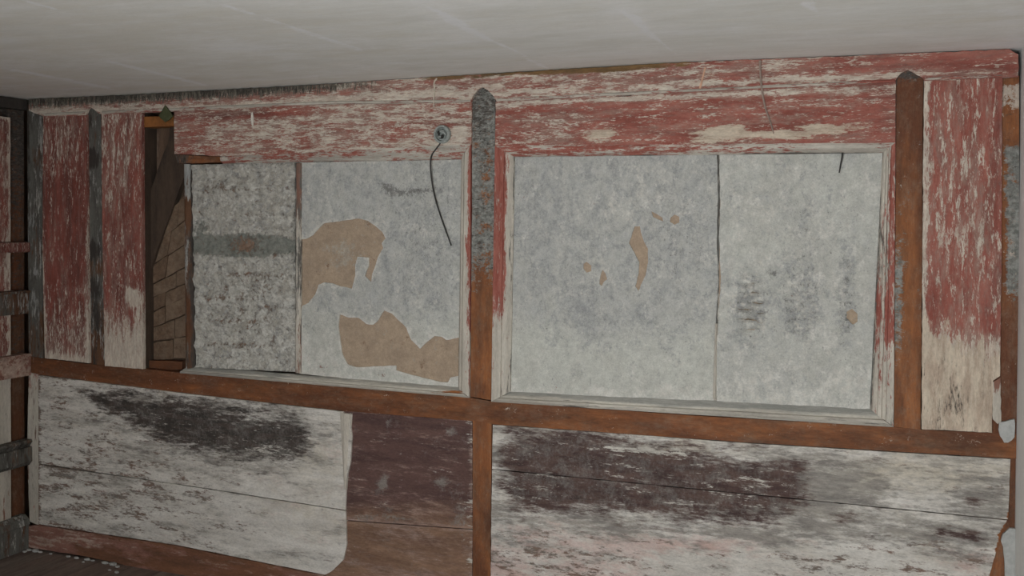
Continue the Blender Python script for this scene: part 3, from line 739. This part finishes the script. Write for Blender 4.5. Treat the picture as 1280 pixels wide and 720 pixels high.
B('plaster_panel', [(234, 206), (368, 203), (369, 465), (238, 459)], -0.006, -0.06, 'rough', rough=0.001, grid=0.0085, relief=rough_rel, attrs={
    'y': 0.2, 'g': lambda x, y, e: 0.36, 'k': lambda x, y, e: 0.18 + 0.2 * sst(0.02, 0.0, e),
    'f': lambda x, y, e: 0.40 + 0.08 * sst(320, 400, y) - 0.3 * E(x, y, 300, 306, 90, 12, 0, 6),
    'o': lambda x, y, e: 0.85 * E(x, y, 305, 307, 80, 15, 0, 6) + 0.5 * E(x, y, 250, 290, 12, 20) + 0.1,
    'b': lambda x, y, e: 0.18 + sum(0.22 * E(x, y, cx_, cy_, rx_, 3, 2) for cx_, cy_, rx_ in ((320, 237, 60), (300, 268, 70), (320, 344, 60), (265, 372, 30), (300, 402, 40), (330, 432, 40), (270, 430, 25))) + 0.4 * E(x, y, 305, 306, 24, 14, 0, 3) + 0.14 * E(x, y, 310, 380, 50, 50) + 0.14 * E(x, y, 270, 235, 30, 16)}, label='rough combed grey plaster with a bare band')
mould('cover_bead', ((367.5, 204), (366.5, 466)), ((374.5, 203.5), (374, 467)), [(0, -0.006), (0.3, 0.004), (0.6, 0.005), (0.9, 0.0), (1, -0.006)], 'white_v', wall, {'d': 0.05, 'r': lambda x, y, e: 0.35 + 0.3 * sst(300, 240, y), 'k': lambda x, y, e: 0.38}, label='thin vertical bead between plaster panels')

pr = B('plaster_panel', [(634, 190), (893, 187), (890, 505), (630, 495)], -0.012, -0.06, 'tan', rough=0, grid=0.03, attrs={'g': 0.15}, label='tan undercoat plaster')
slab('skim_coat', [(634, 190), (896, 187), (897.5, 250), (896, 300), (898, 350), (893.5, 420), (892, 505), (630, 495)], -0.007, -0.012, 'plaster', pr, holes=[HC, HD, HE, HF, HG], grid=0.016, rough=0.0012, relief=prel, attrs={
    'y': lambda x, y, e: 0.28 + 0.55 * sst(380, 460, y) + 0.15 * sst(700, 660, x) * sst(380, 420, y), 'f': lambda x, y, e: 0.2 + 0.16 * E(x, y, 790, 240, 60, 40) + 0.4 * sst(470, 495, y),
    'g': lambda x, y, e: 0.38 - 0.22 * sst(400, 460, y) + 0.14 * E(x, y, 735, 385, 22, 40) + 0.08 * E(x, y, 680, 300, 30, 100) - 0.18 * E(x, y, 655, 430, 20, 60),
    'k': lambda x, y, e: 0.13 + 0.10 * E(x, y, 740, 390, 16, 40) + 0.12 * E(x, y, 660, 250, 20, 60) + 0.12 * E(x, y, 850, 300, 30, 50),
    'r': lambda x, y, e: 0.0 + 0.75 * E(x, y, 650, 471, 6, 2.5) + 0.7 * E(x, y, 694, 485, 5, 4) + 0.5 * E(x, y, 742, 256, 6, 3)}, label='mottled grey skim coat with small tan losses')
def r2rel(u, v, e):
    x, y = to_px(np.stack([u, np.zeros_like(u), v], -1))
    rip = (E(x, y, 938, 385, 24, 46, 0, 4) + 0.6 * E(x, y, 1000, 385, 24, 46, 0, 4) + 0.4 * E(x, y, 1060, 380, 16, 50, 0, 4)) * 0.008 * np.sin(v * 2 * math.pi / 0.034 + 1.2 * np.sin(u * 40))
    return prel(u, v, e) + rip + 0.003 * (fnoise(u * 50, v * 50) - 0.5)
pr2 = B('plaster_panel', [(901, 187), (1106, 184), (1092, 520), (897, 505)], -0.012, -0.06, 'tan', rough=0, grid=0.03, attrs={'g': 0.15}, label='tan undercoat plaster')
slab('skim_coat', [(899, 187), (1106, 184), (1092, 520), (895.5, 506), (896.5, 420), (901, 350), (899, 300), (900.5, 250)], -0.006, -0.012, 'plaster', pr2, holes=[HH], grid=0.012, rough=0.0014, relief=r2rel, attrs={
    'y': lambda x, y, e: 0.5, 'f': lambda x, y, e: 0.34 + 0.2 * sst(450, 490, y),
    'g': lambda x, y, e: 0.2 + 0.3 * E(x, y, 938, 385, 28, 50, 0, 4) + 0.34 * E(x, y, 1000, 370, 30, 62, 0, 4) + 0.3 * E(x, y, 1058, 365, 16, 70, 0, 4) + 0.1 * E(x, y, 1000, 240, 70, 50),
    'k': lambda x, y, e: 0.13 + (0.16 + 0.2 * np.sin(y * 0.57 + 0.02 * x)) * E(x, y, 938, 385, 24, 46, 0, 4) + (0.2 + 0.12 * np.sin(y * 0.57)) * E(x, y, 1000, 380, 26, 52, 0, 4) + (0.22 + 0.1 * np.sin(y * 0.4)) * E(x, y, 1058, 375, 12, 60, 0, 4) + 0.12 * E(x, y, 1010, 290, 30, 50) + 0.12 * E(x, y, 1060, 255, 16, 16) + 0.5 * E(x, y, 965, 342, 6, 5),
    'r': 0.0}, label='grey skim coat with combed ripples')
B('joint', [(893, 188), (902, 188), (903, 300), (899, 400), (898, 506), (888, 505), (891, 400), (894, 300)], -0.013, -0.06, 'white_v', rough=0.001, grid=0.012, attrs={'k': lambda x, y, e: 0.6, 'r': 0.1}, label='open crack between plaster panels')
mould('cover_bead', ((892.5, 405), (889.5, 499)), ((896.5, 405), (895, 500)), [(0, -0.010), (0.3, -0.002), (0.6, -0.001), (1, -0.010)], 'white_v', wall, {'k': lambda x, y, e: 0.34, 'r': 0.02}, label='thin split bead in the plaster joint')

# --- open bay with brace and brick infill
B('lintel_block', [(178.5, 146), (217, 145), (217, 157.5), (178.5, 159)], 0.004, -0.07, 'orange', rough=0.0006, label='fresh orange wood block')
B('bay_board', [(170, 156), (240, 154), (240, 470), (170, 464)], -0.086, -0.094, 'cavity', rough=0, attrs={'g': lambda x, y, e: 0.25 + 0.3 * E(x, y, 186, 188, 10, 20)})
B('brace', [(213, 156), (244, 160), (240, 200), (228, 226), (212, 270), (197, 310), (186, 345), (172, 380), (172, 285), (182, 255), (194, 222), (203, 195), (210, 178)], -0.045, -0.085, 'brace', rough=0.001, label='dark diagonal brace')
infill = B('brick_infill', [(228, 225), (244, 200), (244, 460), (172, 458), (176, 370), (196, 312)], -0.074, -0.085, 'mortar', rough=0, label='brick infill behind the brace')
rows = [(228, 238, 196, 262), (246, 268, 190, 300), (302, 284, 186, 330)]
LN = [((206, 268), (236, 240)), ((200, 300), (236, 272)), ((192, 330), (236, 303)), ((186, 358), (236, 332)), ((182, 376), (236, 352)), ((180, 395), (236, 369)), ((180, 414), (236, 392)), ((180, 429), (236, 420)), ((180, 450), (236, 448))]
random.seed(5)
for a, b in zip(LN[:-1], LN[1:]):
    cuts = [0.0, 0.35 + 0.4 * random.random(), 1.0]
    for c0, c1 in zip(cuts[:-1], cuts[1:]):
        def lp(L, t, dy):
            return (L[0][0] + (L[1][0] - L[0][0]) * t, L[0][1] + (L[1][1] - L[0][1]) * t + dy)
        j0, j1 = 1.6 * (random.random() - 0.5), 1.6 * (random.random() - 0.5)
        q = [lp(a, c0 + 0.01, 0.7 + j0), lp(a, c1 - 0.01, 0.7 + j1), lp(b, c1 - 0.01, -0.6 + j1), lp(b, c0 + 0.01, -0.6 + j0)]
        slab('brick', q, -0.064 + 0.008 * random.random(), -0.074, 'brick', infill, rough=0.002, grid=0.03, attrs={'g': 0.2 + 0.5 * random.random()}, seed=random.randint(0, 50))
B('sill_block', [(180, 450), (228, 452), (227, 462), (205, 464), (180, 461)], -0.03, -0.07, 'wood_h', rough=0.0015, grid=0.02, attrs={'d': 0.65}, label='rounded brown sill block')

# --- lower boarding
SOOT = [(104, 487), (150, 489), (230, 497), (310, 505), (375, 520), (392, 540), (388, 566), (350, 580), (300, 578), (255, 575), (215, 556), (175, 535), (130, 515)]
def soot(x, y, e):
    return np.maximum(PG(x, y, SOOT, 60) * 1.1 - 0.1, 0.0) - 0.25 * E(x, y, 255, 572, 40, 10) - 0.15 * E(x, y, 300, 525, 40, 10)
W_ATT = {'k': soot, 'h': lambda x, y, e: 0.36 * PG(x, y, SOOT, 30) + 0.1 * E(x, y, 330, 545, 60, 30) - 0.05,
    'y': lambda x, y, e: 0.25 + 0.2 * E(x, y, 400, 600, 60, 60), 'p': lambda x, y, e: 0.15,
    'r': lambda x, y, e: 0.31 + 0.08 * E(x, y, 110, 560, 90, 50) + 0.10 * E(x, y, 160, 625, 130, 40) - 0.20 * sst(240, 400, x) + 0.3 * sst(0.012, 0.003, e) * sst(120, 60, x),
    'g': lambda x, y, e: 0.16 + 0.2 * E(x, y, 400, 540, 30, 30) + 0.45 * PG(x, y, SOOT, 90) + 0.15 * E(x, y, 110, 600, 80, 50) + 0.12 * sst(640, 680, y),
    'f': lambda x, y, e: -0.05 + PG(x, y, SOOT, 30) * (0.22 + 0.22 * sst(530, 570, y))}
B('white_plank', [(48, 469), (240, 493), (428, 514.5), (437, 524), (440, 545), (438, 578), (433, 600), (432, 637.5), (250, 609), (48, 579.5)], 0.016, -0.01, 'white_h', rough=0.0008, attrs=W_ATT, label='upper flaking white plank with a black soot stain')
B('white_plank', [(48, 580.5), (250, 610), (432, 638.7), (433.5, 680), (429, 700), (416, 713), (406, 718.5), (220, 681), (48, 655)], 0.015, -0.01, 'white_h', rough=0.0008, attrs=W_ATT, label='lower flaking white plank')
mould('plank_end', ((426, 515), (431, 610)), ((441, 518), (434, 612)), [(0, 0.016), (0.4, 0.021), (0.75, 0.018), (1.0, 0.006)], 'white_v', wall, {'d': 0.0, 'r': 0.12, 'k': lambda x, y, e: 0.12 + 0.3 * sst(0.7, 1, e)}, label='curled rounded end of the white paint')
MA = {'b': lambda x, y, e: -0.1 + 0.85 * sst(605, 665, y) + 0.3 * E(x, y, 445, 660, 30, 60), 'p': lambda x, y, e: 0.2 + 0.14 * sst(610, 700, y) + 0.25 * sst(0.02, 0.004, e),
      'g': lambda x, y, e: 0.10 + 0.7 * E(x, y, 478, 604, 7, 11, 20) + 0.65 * E(x, y, 553, 602, 9, 6) + 0.4 * E(x, y, 520, 650, 60, 4, 5) + 0.6 * E(x, y, 457, 649, 9, 6) + 0.55 * E(x, y, 563, 539, 8, 6) + 0.45 * E(x, y, 485, 534, 3, 9) + 0.3 * E(x, y, 575, 640, 14, 40),
      'f': lambda x, y, e: 0.10 + 0.25 * sst(574, 588, x) + 0.25 * E(x, y, 560, 630, 20, 3)}
B('dark_plank', [(420, 513), (590.3, 526.3), (590.5, 661.2), (432, 650), (420, 648)], 0.008, -0.01, 'maroon', rough=0.0006, attrs=MA, label='upper dark maroon stripped plank')
B('dark_plank', [(420, 649), (432, 651.2), (590.5, 662.4), (590, 830), (395, 800), (395, 700)], 0.007, -0.01, 'maroon', rough=0.0006, attrs=MA, label='lower brown stripped plank')
DARK = [(640, 542), (720, 536), (800, 553), (880, 566), (940, 572), (1008, 570), (1006, 590), (1000, 600), (1006, 634), (960, 652), (880, 650), (780, 642), (700, 638), (640, 634), (624, 600), (628, 560)]
R_ATT = {'h': lambda x, y, e: 0.42 * PG(x, y, DARK, 30) - 0.05, 'm': lambda x, y, e: PG(x, y, DARK, 50) * 1.15 - 0.1 + 0.8 * E(x, y, 1050, 648, 26, 11) + 0.7 * E(x, y, 1178, 662, 16, 8) + 0.75 * E(x, y, 1215, 668, 22, 10) + 0.7 * E(x, y, 1215, 628, 14, 13) + 0.5 * E(x, y, 1100, 634, 14, 8) + 0.4 * E(x, y, 1090, 668, 20, 8) + 0.45 * E(x, y, 1160, 590, 14, 6) + 0.25 * E(x, y, 1250, 605, 20, 26),
    'k': lambda x, y, e: 0.02 + 0.25 * E(x, y, 700, 560, 50, 20) + 0.2 * E(x, y, 760, 620, 90, 14) + 0.15 * E(x, y, 900, 640, 90, 14) + 0.25 * E(x, y, 1240, 608, 30, 16) + 0.25 * E(x, y, 1160, 590, 10, 6),
    'g': lambda x, y, e: 0.20 + 0.5 * PG(x, y, DARK, 110) * sst(700, 660, y) + 0.4 * E(x, y, 1050, 610, 70, 34) + 0.35 * E(x, y, 1220, 610, 50, 40) + 0.12 * sst(1000, 1040, x) * sst(690, 660, y) + 0.3 * E(x, y, 1120, 660, 110, 24) + 0.25 * E(x, y, 900, 668, 200, 10, 4) + 0.35 * E(x, y, 1210, 680, 50, 14) - 0.12 * sst(690, 710, y),
    'f': lambda x, y, e: 0.04 + 0.2 * PG(x, y, DARK, 30) + 0.35 * E(x, y, 760, 560, 80, 2.5, 4) + 0.4 * E(x, y, 950, 606, 40, 4, 4) + 0.35 * E(x, y, 830, 562, 50, 6, 6),
    'p': lambda x, y, e: 0.15 + 0.4 * sst(640, 690, y) * sst(900, 700, x) + 0.4 * E(x, y, 860, 680, 120, 14) + 0.3 * E(x, y, 1220, 700, 40, 16),
    'r': lambda x, y, e: 0.18 + 0.14 * sst(660, 700, y) + 0.16 * E(x, y, 660, 690, 60, 40) - 0.1 * E(x, y, 1000, 680, 80, 10),
    'y': lambda x, y, e: 0.25 + 0.5 * E(x, y, 1150, 590, 120, 24) + 0.4 * E(x, y, 850, 560, 80, 12),
    'b': lambda x, y, e: -0.1 + 0.8 * sst(1246, 1258, x - 10 * np.sin(y / 19.0)) * sst(590, 625, y)}
B('white_plank', [(616, 531.2), (800, 544), (940, 554.5), (1263, 574), (1260, 649.3), (1000, 623.5), (800, 604), (615, 586)], 0.012, -0.01, 'white_h', rough=0.0006, attrs=R_ATT, label='upper plank, white paint rubbed to a dark maroon patch')
B('white_plank', [(615, 587), (800, 605), (1000, 624.7), (1259, 650.5), (1251, 668), (1245, 690), (1236, 722), (1232, 900), (612, 820)], 0.011, -0.01, 'white_h', rough=0.001, attrs=R_ATT, label='lower plank, white and pink worn paint')
B('bare_wood', [(1200, 568), (1276, 571), (1276, 905), (1200, 900)], 0.0, -0.02, 'wood_v', rough=0, attrs={'d': lambda x, y, e: 0.3 + 0.4 * sst(1250, 1262, x), 'k': 0.1}, label='bare brown wood beside the torn plank end')
B('plaster_lump', [(1262, 660), (1253, 668), (1251, 676), (1254, 684), (1256, 720), (1258, 760), (1275, 760), (1275, 660)], 0.010, 0.0005, 'lime', rough=0.002, grid=0.02, relief=lambda u, v, e: 0.008 * fnoise(u * 30, v * 30), label='white plaster lump at the wall edge')
B('corner_strip', [(36, 466), (47.5, 468), (47.5, 656), (37, 652), (34, 560)], 0.018, -0.01, 'white_v', rough=0.001, grid=0.02, attrs={'d': lambda x, y, e: 0.12 + 0.3 * sst(500, 470, y) , 'r': lambda x, y, e: 0.25, 'k': lambda x, y, e: 0.15 + 0.4 * E(x, y, 46, 500, 1.2, 60)}, label='flaking white corner strip')
# skirting under the boards
B('baseboard', [(34, 658), (48, 656.5), (220, 682.5), (404, 719.5), (420, 735), (588, 740), (588, 812), (420, 762), (240, 724), (160, 707.5), (110, 696), (34, 684)], 0.022, -0.01, 'base', rough=0.0015, attrs={'w': lambda x, y, e: 0.36 + 0.2 * E(x, y, 80, 672, 50, 8) + 0.3 * E(x, y, 270, 700, 50, 4), 'b': lambda x, y, e: 0.3 + 0.3 * sst(80, 160, x)}, label='worn red brown skirting board')

# ================================================================== left side wall, seen edge-on
lw = struct(box('wall_left', -0.16, -0.085, -ROOM_D, 0.094, 0, ROOM_H + 0.12, 'cavity'), 'side wall of worn boards with projecting rails')
ycor = 0.0
def Lb(name, ya, yb, za, zb, d1, d0, mat, attrs=None, label=None, grid=0.03, rough=0.001):
    return slab(name, [(ya, za), (yb, za), (yb, zb), (ya, zb)], d1, d0, mat, lw, uv=True, plane='left', attrs=attrs, label=label, grid=grid, rough=rough)
LY = lambda px, py=400: on_plane(np.array([px]), np.array([py]), 0, 0.0)[0][1]
LZ = lambda px, py: on_plane(np.array([px]), np.array([py]), 0, 0.0)[0][2]
y14 = LY(14.0); y34 = -0.002
zr0, zr1 = LZ(30, 467), LZ(30, 444)
YN = -2.2
Lb('post', y14 + 0.002, y34, 0.09, zr0, -0.020, -0.085, 'wood_v', {'d': 1.0, 'k': 0.15}, 'bare brown corner strip of the side wall')  # painted darker as shade, since this wall faces the lamp
Lb('post', y14 + 0.002, y34, zr1, LZ(30, 138), -0.020, -0.085, 'wood_v', {'d': lambda x, y, e: 1.0, 'k': lambda x, y, e: 0.38 + 0.3 * sst(290, 180, y), 'g': lambda x, y, e: 0.15 + 0.2 * sst(290, 160, y)}, 'dark corner strip of the side wall')  # dark colour stands in for shade here, deepest at the top
def red_b(ya, yb, n):
    Lb('upright_board', ya, yb, zr1, LZ(5, 146), 0.0, -0.08, 'red_v', {'d': 0.6, 'w': lambda x, y, e: 0.36 + 0.4 * sst(0.012, 0.004, e), 'k': lambda x, y, e: 0.1 * sst(200, 150, y)}, 'worn red board of the side wall')  # red deepened in colour as shade on this wall
    Lb('white_plank', ya, yb, 0.09, zr0, 0.0, -0.08, 'white_v', {'r': 0.25, 'k': 0.12, 'd': 0.08}, 'worn white boarding of the side wall')
ys = y14
for n in range(6):
    red_b(ys - 0.30, ys - 0.003, n)
    ys -= 0.30
yend = ys
Lb('white_plank', -ROOM_D, yend - 0.003, 0.09, LZ(5, 146), 0.0, -0.08, 'side_wall', label='pale boarding of the side wall')
Lb('cornice_board', -ROOM_D, y34, LZ(30, 138) + 0.002, LZ(30, 123.5) - 0.004, 0.004, -0.085, 'grey_v', {'k': 0.75, 'd': 0.3}, 'black cornice board of the side wall', grid=0.05)  # mostly covered by the black layer
def lmould(name, prof, mat, ya, yb, attrs, label, seg=30):
    """prof = (projection, z) round the section; runs along Y."""
    k = len(prof); V = []; Fc = []
    for j in range(seg + 1):
        yy = ya + (yb - ya) * j / seg
        for e_, z_ in prof:
            w = 0.003 * (fnoise(np.array([yy * 9 + z_ * 3]), np.array([e_ * 40 + z_ * 30]))[0] - 0.5)
            V.append((e_ + w, yy, z_ + w))
    for j in range(seg):
        for q in range(k):
            a, b = j * k + q, j * k + (q + 1) % k
            Fc.append((a, b, b + k, a + k))
    Fc.append(tuple(range(k))[::-1]); Fc.append(tuple(range(seg * k, seg * k + k)))
    V = np.array(V)
    ob = finish(name, V, Fc, mat, lw, fields(attrs, V, np.zeros(len(V))), label=label)
    import bmesh
    bm = bmesh.new(); bm.from_mesh(ob.data); bmesh.ops.recalc_face_normals(bm, faces=bm.faces); bm.to_mesh(ob.data); bm.free()
    return ob
def zl(py):                       # height at the corner
    return LZ(34, py)
pe = -0.012
a_, b_ = zl(302), zl(315)
lmould('ledge', [(0.001, a_), (0.030, a_ - 0.004), (0.032, b_ + 0.006), (0.026, b_), (0.001, b_)], 'red_v', YN, -0.013, {'d': 0.8, 'w': 0.36}, 'worn red projecting ledge')
a_, b_ = zl(362), zl(391)
lmould('ledge', [(0.001, a_), (0.034, a_ - 0.003), (0.034, a_ - 0.012), (0.024, a_ - 0.016), (0.022, b_), (0.001, b_)], 'grey_v', YN, -0.013, {'d': 0.45, 'f': 0.3, 'k': 0.25}, 'grey projecting ledge')
a_, b_ = zl(441), zl(468)
lmould('rail', [(-0.08, a_), (0.036, a_), (0.040, a_ - 0.010), (0.034, a_ - 0.02), (0.034, b_ + 0.02), (0.040, b_ + 0.012), (0.038, b_), (-0.08, b_)], 'base', YN, -0.013, {'w': 0.52, 'b': 0.2}, 'moulded chair rail with worn pinkish paint')
a_, b_ = zl(547), zl(579)
lmould('ledge', [(0.001, a_), (0.046, a_), (0.052, a_ - 0.010), (0.040, a_ - 0.026), (0.036, a_ - 0.032), (0.050, a_ - 0.036), (0.050, b_ + 0.02), (0.032, b_), (0.001, b_)], 'grey_v', YN, -0.020, {'d': 0.45, 'k': 0.35, 'f': 0.25}, 'dark grey moulded ledge')
a_, b_ = 0.17, 0.0
lmould('baseboard', [(-0.08, a_), (0.010, a_), (0.034, a_ - 0.02), (0.04, a_ - 0.045), (0.030, a_ - 0.05), (0.030, b_ + 0.002), (-0.08, b_ + 0.002)], 'grey_v', -ROOM_D, -0.024, {'d': 0.2, 'k': 0.1, 'f': 0.35}, 'grey skirting of the side wall')

# ================================================================== loose things on the wall
def at(px, py, d):
    return WP(px, py, d)
c = at(553.5, 168, 0.019)
jb = bpy.data.objects.new('junction_box', None); COL.objects.link(jb); jb.location = c
tag(jb, 'round grey metal junction box with cut cable ends, beside the pointed grey post', 'junction box')
r0 = 0.037
lathe('back_plate', c, [(r0, 0.0), (r0, 0.010), (r0 * 0.93, 0.015), (r0 * 0.76, 0.015), (r0 * 0.68, 0.002), (0.001, 0.002)], 'zinc', jb)
rng = random.Random(4)
for i in range(5):
    a = i * 1.3; p0 = c + np.array([math.cos(a) * r0 * 0.5, -0.005, math.sin(a) * r0 * 0.5])
    p1 = c + np.array([math.cos(a + 1.2) * r0 * 0.55, -0.014, math.sin(a + 1.2) * r0 * 0.45])
    p2 = c + np.array([math.cos(a + 2.2) * r0 * 0.2, -0.020 - 0.004 * rng.random(), math.sin(a + 2.0) * r0 * 0.3])
    tube('cable_end', [p0, p1, p2], 0.0042, 'rubber' if i % 2 else 'zinc', jb)
w = tube('hanging_cable', [at(551, 178, 0.026), at(546, 185, 0.024), at(539, 194, 0.026), at(537.8, 204, 0.022), at(539, 222, 0.012), at(543, 245, 0.006), at(549, 265, 0.004), at(556, 285, 0.004), at(564, 307, 0.006)], [0.0028, 0.0028, 0.0032, 0.003, 0.003, 0.0028, 0.002], 'rubber')
tag(w, 'thin black cable dangling from the round box over the grey plaster', 'cable')
w = tube('cord', [at(546, 98, 0.032), at(542, 103, 0.032), at(543.5, 112, 0.030), at(542, 122, 0.030), at(542.5, 134, 0.030)], [0.0035, 0.003, 0.003, 0.0025, 0.002], 'thread')
tag(w, 'short pale cord hanging from the ceiling above the round box', 'cord')
w = tube('painted_cable', [at(950, 75.5, 0.034), at(950, 86, 0.032), at(951, 100, 0.030), at(953, 118, 0.026), at(957, 137, 0.024), at(963, 152, 0.024), at(967, 167, 0.023)], [0.0045, 0.004, 0.004, 0.0035, 0.003, 0.002], 'greywire')
tag(w, 'grey painted cable curving down the red frieze', 'cable')
w = tube('nail_wire', [at(1053, 191, 0.018), at(1052.5, 198, 0.010), at(1050.5, 207, 0.004), at(1049, 216, 0.001)], [0.0032, 0.003, 0.002], 'rubber')
tag(w, 'short black wire stub hanging over the plaster below the cream frieze', 'wire')
def plate(name, poly, d1, d0, mat, label, cat):
    o = slab(name, poly, d1, d0, mat, None, rough=0.0004, grid=0.01, relief=lambda u, v, e: 0.002 * np.clip(e / 0.006, 0, 1))
    return tag(o, label, cat)
plate('wood_splinter', [(880.5, 84), (882.5, 84.5), (876, 111), (873.5, 110.5)], 0.031, 0.028, 'splinter', 'thin pale upright splinter on the cornice board', 'splinter')
plate('paint_flake', [(313.5, 141), (315.5, 140.5), (316.5, 148), (316, 158), (314.5, 156), (313.5, 149)], 0.025, 0.019, 'flake', 'curled white paint flake on the red frieze', 'paint flake')
plate('metal_wedge', [(206, 131.5), (211, 138), (215.5, 145), (212, 149), (206, 152.5), (201, 148), (198.5, 145)], 0.036, 0.029, 'green', 'dark green diamond shaped metal wedge above the open bay', 'wedge')
# crumbs of plaster on the floor along the skirting
crumbs = [(53, 686, 5.0), (58, 687.5, 3), (86, 696, 3), (99, 696.5, 3.4), (112, 699, 4), (118, 700.5, 2.5), (131, 704.5, 4), (141, 706.5, 5), (147, 709, 3), (146, 716, 3), (137, 713, 2), (70, 690, 2), (20, 683, 3.5), (12, 687, 3), (104, 703, 2)]
base_me = None
rr = np.random.RandomState(2)
for i, (px, py, s) in enumerate(crumbs):
    p = on_plane(np.array([px]), np.array([py]), 2, 0.0)[0]
    p[1] = min(p[1], -0.035); p[0] = max(p[0], 0.045)
    q = s / F * 5.3
    V = []; 
    for z_, r_ in ((0.0, 0.8), (0.3, 1.0), (0.62, 0.7)):
        for k in range(6):
            a = k * math.pi / 3 + z_
            V.append((p[0] + q * r_ * math.cos(a) * (0.8 + 0.5 * rr.rand()), p[1] + q * 0.7 * r_ * math.sin(a) * (0.8 + 0.5 * rr.rand()), z_ * q * 0.8))
    Fc = [tuple(range(6))[::-1], tuple(range(12, 18))]
    for L_ in range(2):
        for k in range(6):
            a, b = L_ * 6 + k, L_ * 6 + (k + 1) % 6
            Fc.append((a, b, b + 6, a + 6))
    o = finish('plaster_crumb', V, Fc, 'lime')
    tag(o, 'small pale crumb of plaster on the floor by the skirting', 'plaster crumb', 'plaster crumbs along the skirting')
